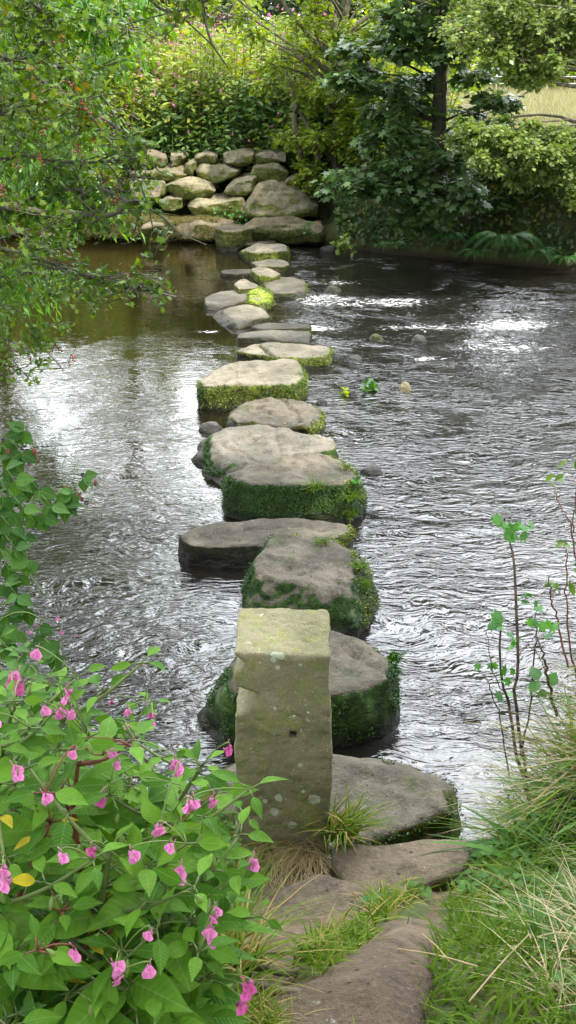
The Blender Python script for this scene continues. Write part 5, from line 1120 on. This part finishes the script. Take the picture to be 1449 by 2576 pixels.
sapling('thin sapling with bare grey stems and a few lobed leaves at the right bank edge',
 [([(1335, 2020), (1300, 1900), (1280, 1780), (1262, 1700), (1258, 1600), (1262, 1560)], .0065), ([(1335, 2020), (1310, 1880), (1300, 1760), (1300, 1650), (1298, 1500), (1290, 1400), (1278, 1340), (1270, 1300)], .0065), ([(1310, 1900), (1335, 1760), (1345, 1650), (1350, 1580), (1345, 1540)], .004),
  ([(1285, 1960), (1255, 1800), (1230, 1720), (1212, 1690)], .003), ([(1300, 1650), (1340, 1610), (1390, 1590)], .002), ([(1280, 1760), (1240, 1690), (1225, 1600), (1222, 1590)], .002), ([(1275, 1345), (1310, 1345), (1345, 1340)], .0015)],
 [(1270, 1345), (1290, 1340), (1300, 1335), (1325, 1328), (1345, 1335), (1272, 1290), (1262, 1312), (1228, 1570), (1245, 1560), (1262, 1580), (1325, 1520), (1345, 1530), (1360, 1560), (1380, 1560), (1290, 1600), (1296, 1620), (1290, 1690), (1275, 1705), (1210, 1672), (1235, 1668), (1272, 1745), (1385, 1590), (1330, 1500)], 401, leaf=.042, tpl=MAPLE, mat=M_hedge)
sapling('leafless reddish twigs with curled yellow and brown leaves at the right edge',
 [([(1449, 1700), (1430, 1600), (1425, 1500), (1425, 1400), (1420, 1380)], .0035), ([(1470, 1600), (1440, 1350), (1415, 1280), (1395, 1230)], .003), ([(1440, 1340), (1448, 1260), (1452, 1220)], .0025), ([(1430, 1680), (1400, 1560), (1385, 1500), (1380, 1450)], .004), ([(1425, 1500), (1460, 1440)], .002)],
 [(1390, 1215), (1400, 1205), (1425, 1365), (1428, 1378), (1395, 1470), (1400, 1480), (1445, 1160), (1445, 1420), (1430, 1460), (1440, 1280)], 402, leaf=.05, mat=M_haw, tpl=LANCE, stick_mat=M_redstem)
sapling('short broken grey-brown stick among the grass of the right bank', [([(1400, 1800), (1375, 1700), (1365, 1640), (1345, 1600)], .006), ([(1375, 1700), (1350, 1640), (1300, 1600)], .002)], [(1380, 1730), (1360, 1710)], 403, name='twig_clump', Y=2.9)

# ------------------------------------------------------------------ near grass
def near_grass(name, label, n, poly, mat, L, W, bend, seed, path_thr=.12, lean=(0, -.1), spread=.45, tan=0.0, clump=.5, smin=-.02):
    rg = np.random.default_rng(seed); poly = np.array(poly); lo = poly.min(0); hi = poly.max(0); P = lo+(hi-lo)*rg.random((n*3, 2)); k = inpoly(P[:, 0], P[:, 1], poly); P = P[k]
    s = sdist(P[:, 0], P[:, 1], RIVER); P = P[s > smin]; Z = land_z(P[:, 0], P[:, 1]); P = np.concatenate([P, Z[:, None]], 1); pa = path_amount(P); P = P[(pa < path_thr)][:n]; n = len(P)
    cx = vnoise(P*7, seed)*.45; cy = vnoise(P*7, seed+3)*.45; D = np.stack([lean[0]+cx+rg.normal(size=n)*spread, lean[1]+cy+rg.normal(size=n)*spread, np.ones(n)*.95], 1)
    hgt = (.6+.5*clump*vnoise(P*5, seed+5)+.55*rg.random(n)); r = np.clip(rg.random(n)*.75+.35*vnoise(P*np.array([2.2, 2.2, 2.2]), seed+9)+tan, 0, 1)
    mb = MB(); blades(mb, P, D, L*hgt, W*(.6+.7*rg.random(n)), bend, r, 4); return tag(mb.build(name, mat), label, 'grass', kind='stuff')
near_grass('turf', 'short green turf of the near right bank', 42000, [(.15, .7), (3.2, .7), (3.6, 3.9), (.62, 2.9), (.5, 2.3), (.2, 1.6)], M_grass, .075, .0030, .4, 501, clump=.6)
near_grass('turf', 'turf at the left of the path and round the foot of the post', 15000, [(-2.4, .7), (.25, .7), (.25, 1.9), (.15, 2.35), (.12, 2.42), (-.2, 2.44), (-.2, 2.7), (-1.5, 3.7), (-2.8, 4.2)], M_grass, .065, .0030, .4, 502, tan=.05)
near_grass('long_grass', 'long green grass blades arching over the edge of the right bank', 7500, [(.66, 2.2), (1.9, 1.8), (3.4, 3.7), (1.2, 3.5), (.8, 3.0), (.62, 2.75)], M_grass, .23, .0040, .85, 503, lean=(-.25, -.1), spread=.5, smin=-.1)
near_grass('dry_grass', 'bleached straw tufts lying over the turf at lower right', 8000, [(.42, .8), (2.2, .8), (2.2, 2.2), (.95, 2.3), (.5, 1.7)], M_tangrass, .15, .0019, .9, 504, spread=.9, tan=.35, clump=1.0)
near_grass('dry_grass', 'orange-brown dead stems standing among the sapling stalks on the right bank', 4200, [(.82, 2.5), (2.2, 2.4), (2.6, 3.8), (1.05, 3.3)], M_tangrass, .30, .0022, .8, 505, lean=(-.15, -.1), spread=.7, tan=.5, smin=-.1)
near_grass('weeds', 'straggly weeds at the foot of the balsam on the left', 5000, [(-2.4, .8), (-.35, .8), (-.28, 2.5), (-.9, 3.1), (-2.4, 4.3)], M_bramble, .14, .006, .7, 506)
near_grass('bank_weeds', 'dense mixed weeds and reedy grass rising at the right edge above the water', 5200, [(.85, 2.55), (2.6, 2.4), (3.6, 4.3), (1.25, 3.5), (.95, 3.15)], M_grass, .34, .005, .7, 507, lean=(-.12, -.05), spread=.4, smin=-.12)
near_grass('broadleaf_weeds', 'small broad-leaved weeds crowding the edge of the right bank', 2600, [(.62, 2.3), (2.4, 2.2), (3.2, 3.9), (1.15, 3.35), (.72, 2.85)], M_bramble, .20, .012, .6, 508, lean=(-.2, -.1), spread=.6, smin=-.06)
rg = np.random.default_rng(520); P = np.stack([-1.6+4.4*rg.random(26000), .75+2.9*rg.random(26000)], 1); P = P[sdist(P[:, 0], P[:, 1], RIVER) > .02]; P = np.concatenate([P, land_z(P[:, 0], P[:, 1])[:, None]], 1); P = P[(path_amount(P) < .2) & (vnoise(P*3, 2) > -.1)]; n = len(P)
mb = MB(); scatter(mb, ROUND, P+[0, 0, .02]+rg.random((n, 1))*[0, 0, .03], rdir(n, rg)*[1, 1, .3], rdir(n, rg)*.4+[0, -.1, 1], .022*(.5+rg.random(n)), rg.random(n)*.9, 1.2)
tag(mb.build('clover', M_bramble), 'small clover and daisy leaves mixed into the turf', 'weeds', kind='stuff')
near_grass('brown_stems', 'tangle of red-brown dead stalks at the right bank edge', 2600, [(.80, 2.6), (2.0, 2.5), (2.4, 3.9), (1.1, 3.35), (.9, 3.1)], M_brown, .36, .0026, .55, 509, lean=(-.1, -.05), spread=.5, smin=-.1)
# the dry tuft below the post, the green tuft right of it, and the patch in the path
def tuft(name, label, spots, n, L, W, mat, seed, bend=.6, lean=(0, -.2), spread=.5, tan=0.0, base_z=None):
    rg = np.random.default_rng(seed); C = np.array([ground_hit(x, y, 0, 1, 5) if base_z is None else at_z(x, y, base_z) for x, y in spots]); i = rg.integers(0, len(C), n); P = C[i]+rg.normal(size=(n, 3))*[.02, .02, .0]
    D = np.stack([lean[0]+rg.normal(size=n)*spread, lean[1]+rg.normal(size=n)*spread, np.ones(n)], 1); mb = MB(); blades(mb, P, D, L*(.5+.6*rg.random(n)), np.full(n, W), bend, np.clip(rg.random(n)+tan, 0, 1), 4)
    o = mb.build(name, mat, origin=C.mean(0)); return tag(o, label, 'grass tuft', kind='stuff' if len(spots) > 8 else None)
tuft('grass_tuft', 'bleached dry grass tuft fallen over the slab below the post', [(640, 2140), (680, 2130), (720, 2135), (760, 2140), (790, 2150), (700, 2150)], 420, .15, .0016, M_tangrass, 511, 1.0, (-.25, -.7), .45, .6)
tuft('grass_tuft', 'green grass clump growing against the right side of the post', [(842, 2110), (856, 2112), (850, 2095), (868, 2112), (846, 2090)], 150, .19, .0036, M_grass, 512, .6, (.12, -.05), .24, .0, .56)
tuft('grass_tuft', 'green grass clump fringing the left foot of the post', [(600, 2110), (640, 2110), (680, 2115), (560, 2130), (620, 2180), (600, 2220)], 420, .09, .0022, M_grass, 513, .6, (0, -.3), .5)
tuft('grass_tuft', 'spiky green grass island in the middle of the path', [(790, 2420), (810, 2400), (850, 2390), (880, 2360), (920, 2340), (960, 2310), (830, 2430), (900, 2390), (1000, 2280), (960, 2265), (1040, 2260)], 650, .075, .0022, M_grass, 514, .5, (0, -.1), .55)
tuft('grass_tuft', 'long thin grass blades arching over the bare earth beside the balsam', [(580, 2420), (600, 2440), (590, 2470), (575, 2390)], 120, .22, .0025, M_grass, 515, .6, (.3, .2), .4)
tuft('grass_tuft', 'trampled grass along the bottom edge of the picture', [(600, 2580), (650, 2590), (700, 2600), (620, 2570), (560, 2570)], 450, .08, .0018, M_grass, 516, .5, (0, -.1), .5, .1)
for k, (a, b_) in enumerate([((1200, 2440), (1000, 2390)), ((1330, 2360), (1180, 2520)), ((1060, 2350), (1130, 2420)), ((1180, 2180), (1300, 2230))]):
    p = ground_hit(*a, .05); q = ground_hit(*b_, .045); p[2] += .05; q[2] += .045; mb = MB(); tube(mb, spline([p, (p+q)/2+[0, 0, .006], q], 10), .0016, 5, .9)
    tag(mb.build('straw', M_tangrass, origin=p), ['bleached straw stalk lying nearest the path edge', 'long straw stalk lying slantwise at lower right', 'short straw stalk beside the earthy hump', 'straw stalk lying on the turf below the bank top'][k], 'straw')
# roots in the path
def root_(pts, r, label):
    P = np.array([ground_hit(x, y, 0)+[0, 0, -r*.35] for x, y in pts]); mb = MB(); P = spline(P, 30); tube(mb, P, r*(1+.08*np.sin(np.linspace(0, 5, 30)))*np.linspace(1, .5, 30), 8, .5); tag(mb.build('tree_root', M_root, origin=P[0]), label, 'root', 'roots crossing the path')
root_([(560, 2510), (630, 2480), (700, 2490), (780, 2500), (850, 2520)], .012, 'thick worn root crossing the path at lower left')
root_([(830, 2590), (870, 2560), (910, 2548), (950, 2552), (990, 2540)], .008, 'thin curved root at the bottom of the path')
root_([(590, 2440), (650, 2440), (720, 2450), (790, 2430), (840, 2440)], .008, 'slender root under the grass island')
root_([(600, 2390), (680, 2400), (760, 2395)], .006, 'dead stalk-like root above the slender one')

# ------------------------------------------------------------------ moss, ferns and tufts growing on the stepping stones
def moss_on(key, n, size, mat, seed, nzmax=.6, zmin=.03, side=None, name='moss', tpl=None, thr=0.0, out=.003):
    o, V, N, F = ST[key]; rg = np.random.default_rng(seed); C = V[F].mean(1); Nn = norm(N[F].mean(1)); w = (Nn[:, 2] < nzmax+.35*vnoise(C*5, seed+8)) & (C[:, 2] > zmin) & (vnoise(C*6, seed)+.4*vnoise(C*15, seed+1) > thr)
    if side is not None: w &= (Nn[:, :2]@np.array(side) > .25)
    ix = np.nonzero(w)[0]
    if not len(ix): return
    k = rg.choice(ix, n); P = C[k]+rg.normal(size=(n, 3))*.008+Nn[k]*out*rg.random((n, 1)); D = rdir(n, rg)+np.array([0, 0, -.3]); mb = MB()
    scatter(mb, tpl or DIAM, P, D, Nn[k]+rg.normal(size=(n, 3))*.45+[0, 0, .3], size*(.5+rg.random(n)), np.clip(rg.random(n)*.8+.3*vnoise(P*8, 3), 0, 1), 1.3); mb.build(name, mat, o, origin=np.array(o.location))
def tuft_on(key, px, py, n, L, mat, seed, name='grass_tuft', up=1.0, W=.0022, lean=(0, -.2)):
    o, V, N, F = ST[key]; q = project(V); d = (q[:, 0]-px)**2+(q[:, 1]-py)**2; c = np.nonzero(d < (d.min()+60))[0]; k = c[np.argmin(V[c, 1])]; rg = np.random.default_rng(seed); P = V[k]+rg.normal(size=(n, 3))*[.02, .02, .006]
    mb = MB(); blades(mb, P, np.stack([lean[0]+rg.normal(size=n)*.5, lean[1]+rg.normal(size=n)*.5, np.full(n, up)], 1), L*(.5+.7*rg.random(n)), np.full(n, W), .6, rg.random(n)*.55, 3); mb.build(name, mat, o, origin=np.array(o.location))
moss_on(2, 9000, .010, M_mossleaf, 1, .5); moss_on(3, 10000, .010, M_mossleaf, 2, .55, thr=-.15); moss_on(5, 13000, .010, M_mossleaf, 3, .5, thr=-.6); moss_on(6, 4000, .012, M_mossleaf, 4, .5, side=(-1, -.2))
moss_on(3, 3500, .012, M_ymossleaf, 5, .85, side=(1, 0), thr=-.1); moss_on(5, 2500, .012, M_ymossleaf, 6, .7, side=(1, 0)); moss_on(8, 5000, .013, M_ymossleaf, 7, .5, thr=-.1); moss_on(8, 4000, .012, M_mossleaf, 8, .45, thr=.05)
moss_on(7, 2500, .014, M_ymossleaf, 9, .6, side=(1, 0)); moss_on(9, 3500, .014, M_ymossleaf, 10, .5); moss_on(1, 3000, .010, M_mossleaf, 11, .6, side=(.9, -.2)); moss_on(4, 2500, .012, M_ymossleaf, 12, .6, side=(1, 0)); moss_on(14, 4000, .018, M_ymossleaf, 13, .95, thr=-.3)
moss_on(10, 1500, .016, M_ymossleaf, 14, .5); moss_on(15, 1200, .016, M_ymossleaf, 15, .5); moss_on(20, 1200, .018, M_ymossleaf, 16, .5)
tuft_on(3, 900, 1420, 60, .07, M_grass, 21, 'fern_tuft', W=.006); tuft_on(3, 915, 1470, 500, .04, M_grass, 22, W=.0015); tuft_on(3, 810, 1358, 60, .08, M_grass, 23)
tuft_on(5, 885, 1250, 160, .10, M_grass, 24, W=.003); tuft_on(5, 800, 1225, 90, .12, M_grass, 25); tuft_on(5, 870, 1172, 60, .07, M_grass, 26); tuft_on(5, 895, 1215, 40, .05, M_hedge, 27, 'fern_tuft', W=.008); tuft_on(9, 838, 885, 40, .08, M_grass, 28); tuft_on(8, 755, 935, 50, .04, M_grass, 29); tuft_on(5, 885, 1290, 80, .06, M_grass, 30, W=.004)
o2 = ST[2][0]
def frond_on(o, px, py, px2, py2, Y, seed):
    rg = np.random.default_rng(seed); a = at_y(px, py, Y); b_ = at_y(px2, py2, Y-.05); c = spline([a, (a+b_)/2+[0, 0, .02], b_], 16); mb = MB(); tube(mb, c, np.linspace(.0025, .001, 16), 4, .2); m = 22; u = np.repeat(np.linspace(.1, .98, m), 2); i0 = np.minimum((u*15).astype(int), 14); P = c[i0]
    T = norm(np.gradient(c, axis=0))[i0]; sd = np.tile([1, -1], m)[:, None]; S_ = norm(np.cross(T, [0, -.8, .6])); scatter(mb, NARROW, P, S_*sd+T*.4, np.cross(S_, T), .035*(1.05-u), rg.random(len(u))*.6, 1.6); mb.build('fern_frond', M_fern, o, origin=np.array(o.location))
Y2 = at_z(985, 1750, 0)[1]
frond_on(o2, 980, 1680, 1035, 1632, Y2, 1); frond_on(o2, 980, 1690, 1020, 1700, Y2, 2); frond_on(o2, 975, 1700, 1010, 1715, Y2, 3); frond_on(o2, 985, 1665, 1000, 1640, Y2, 4)
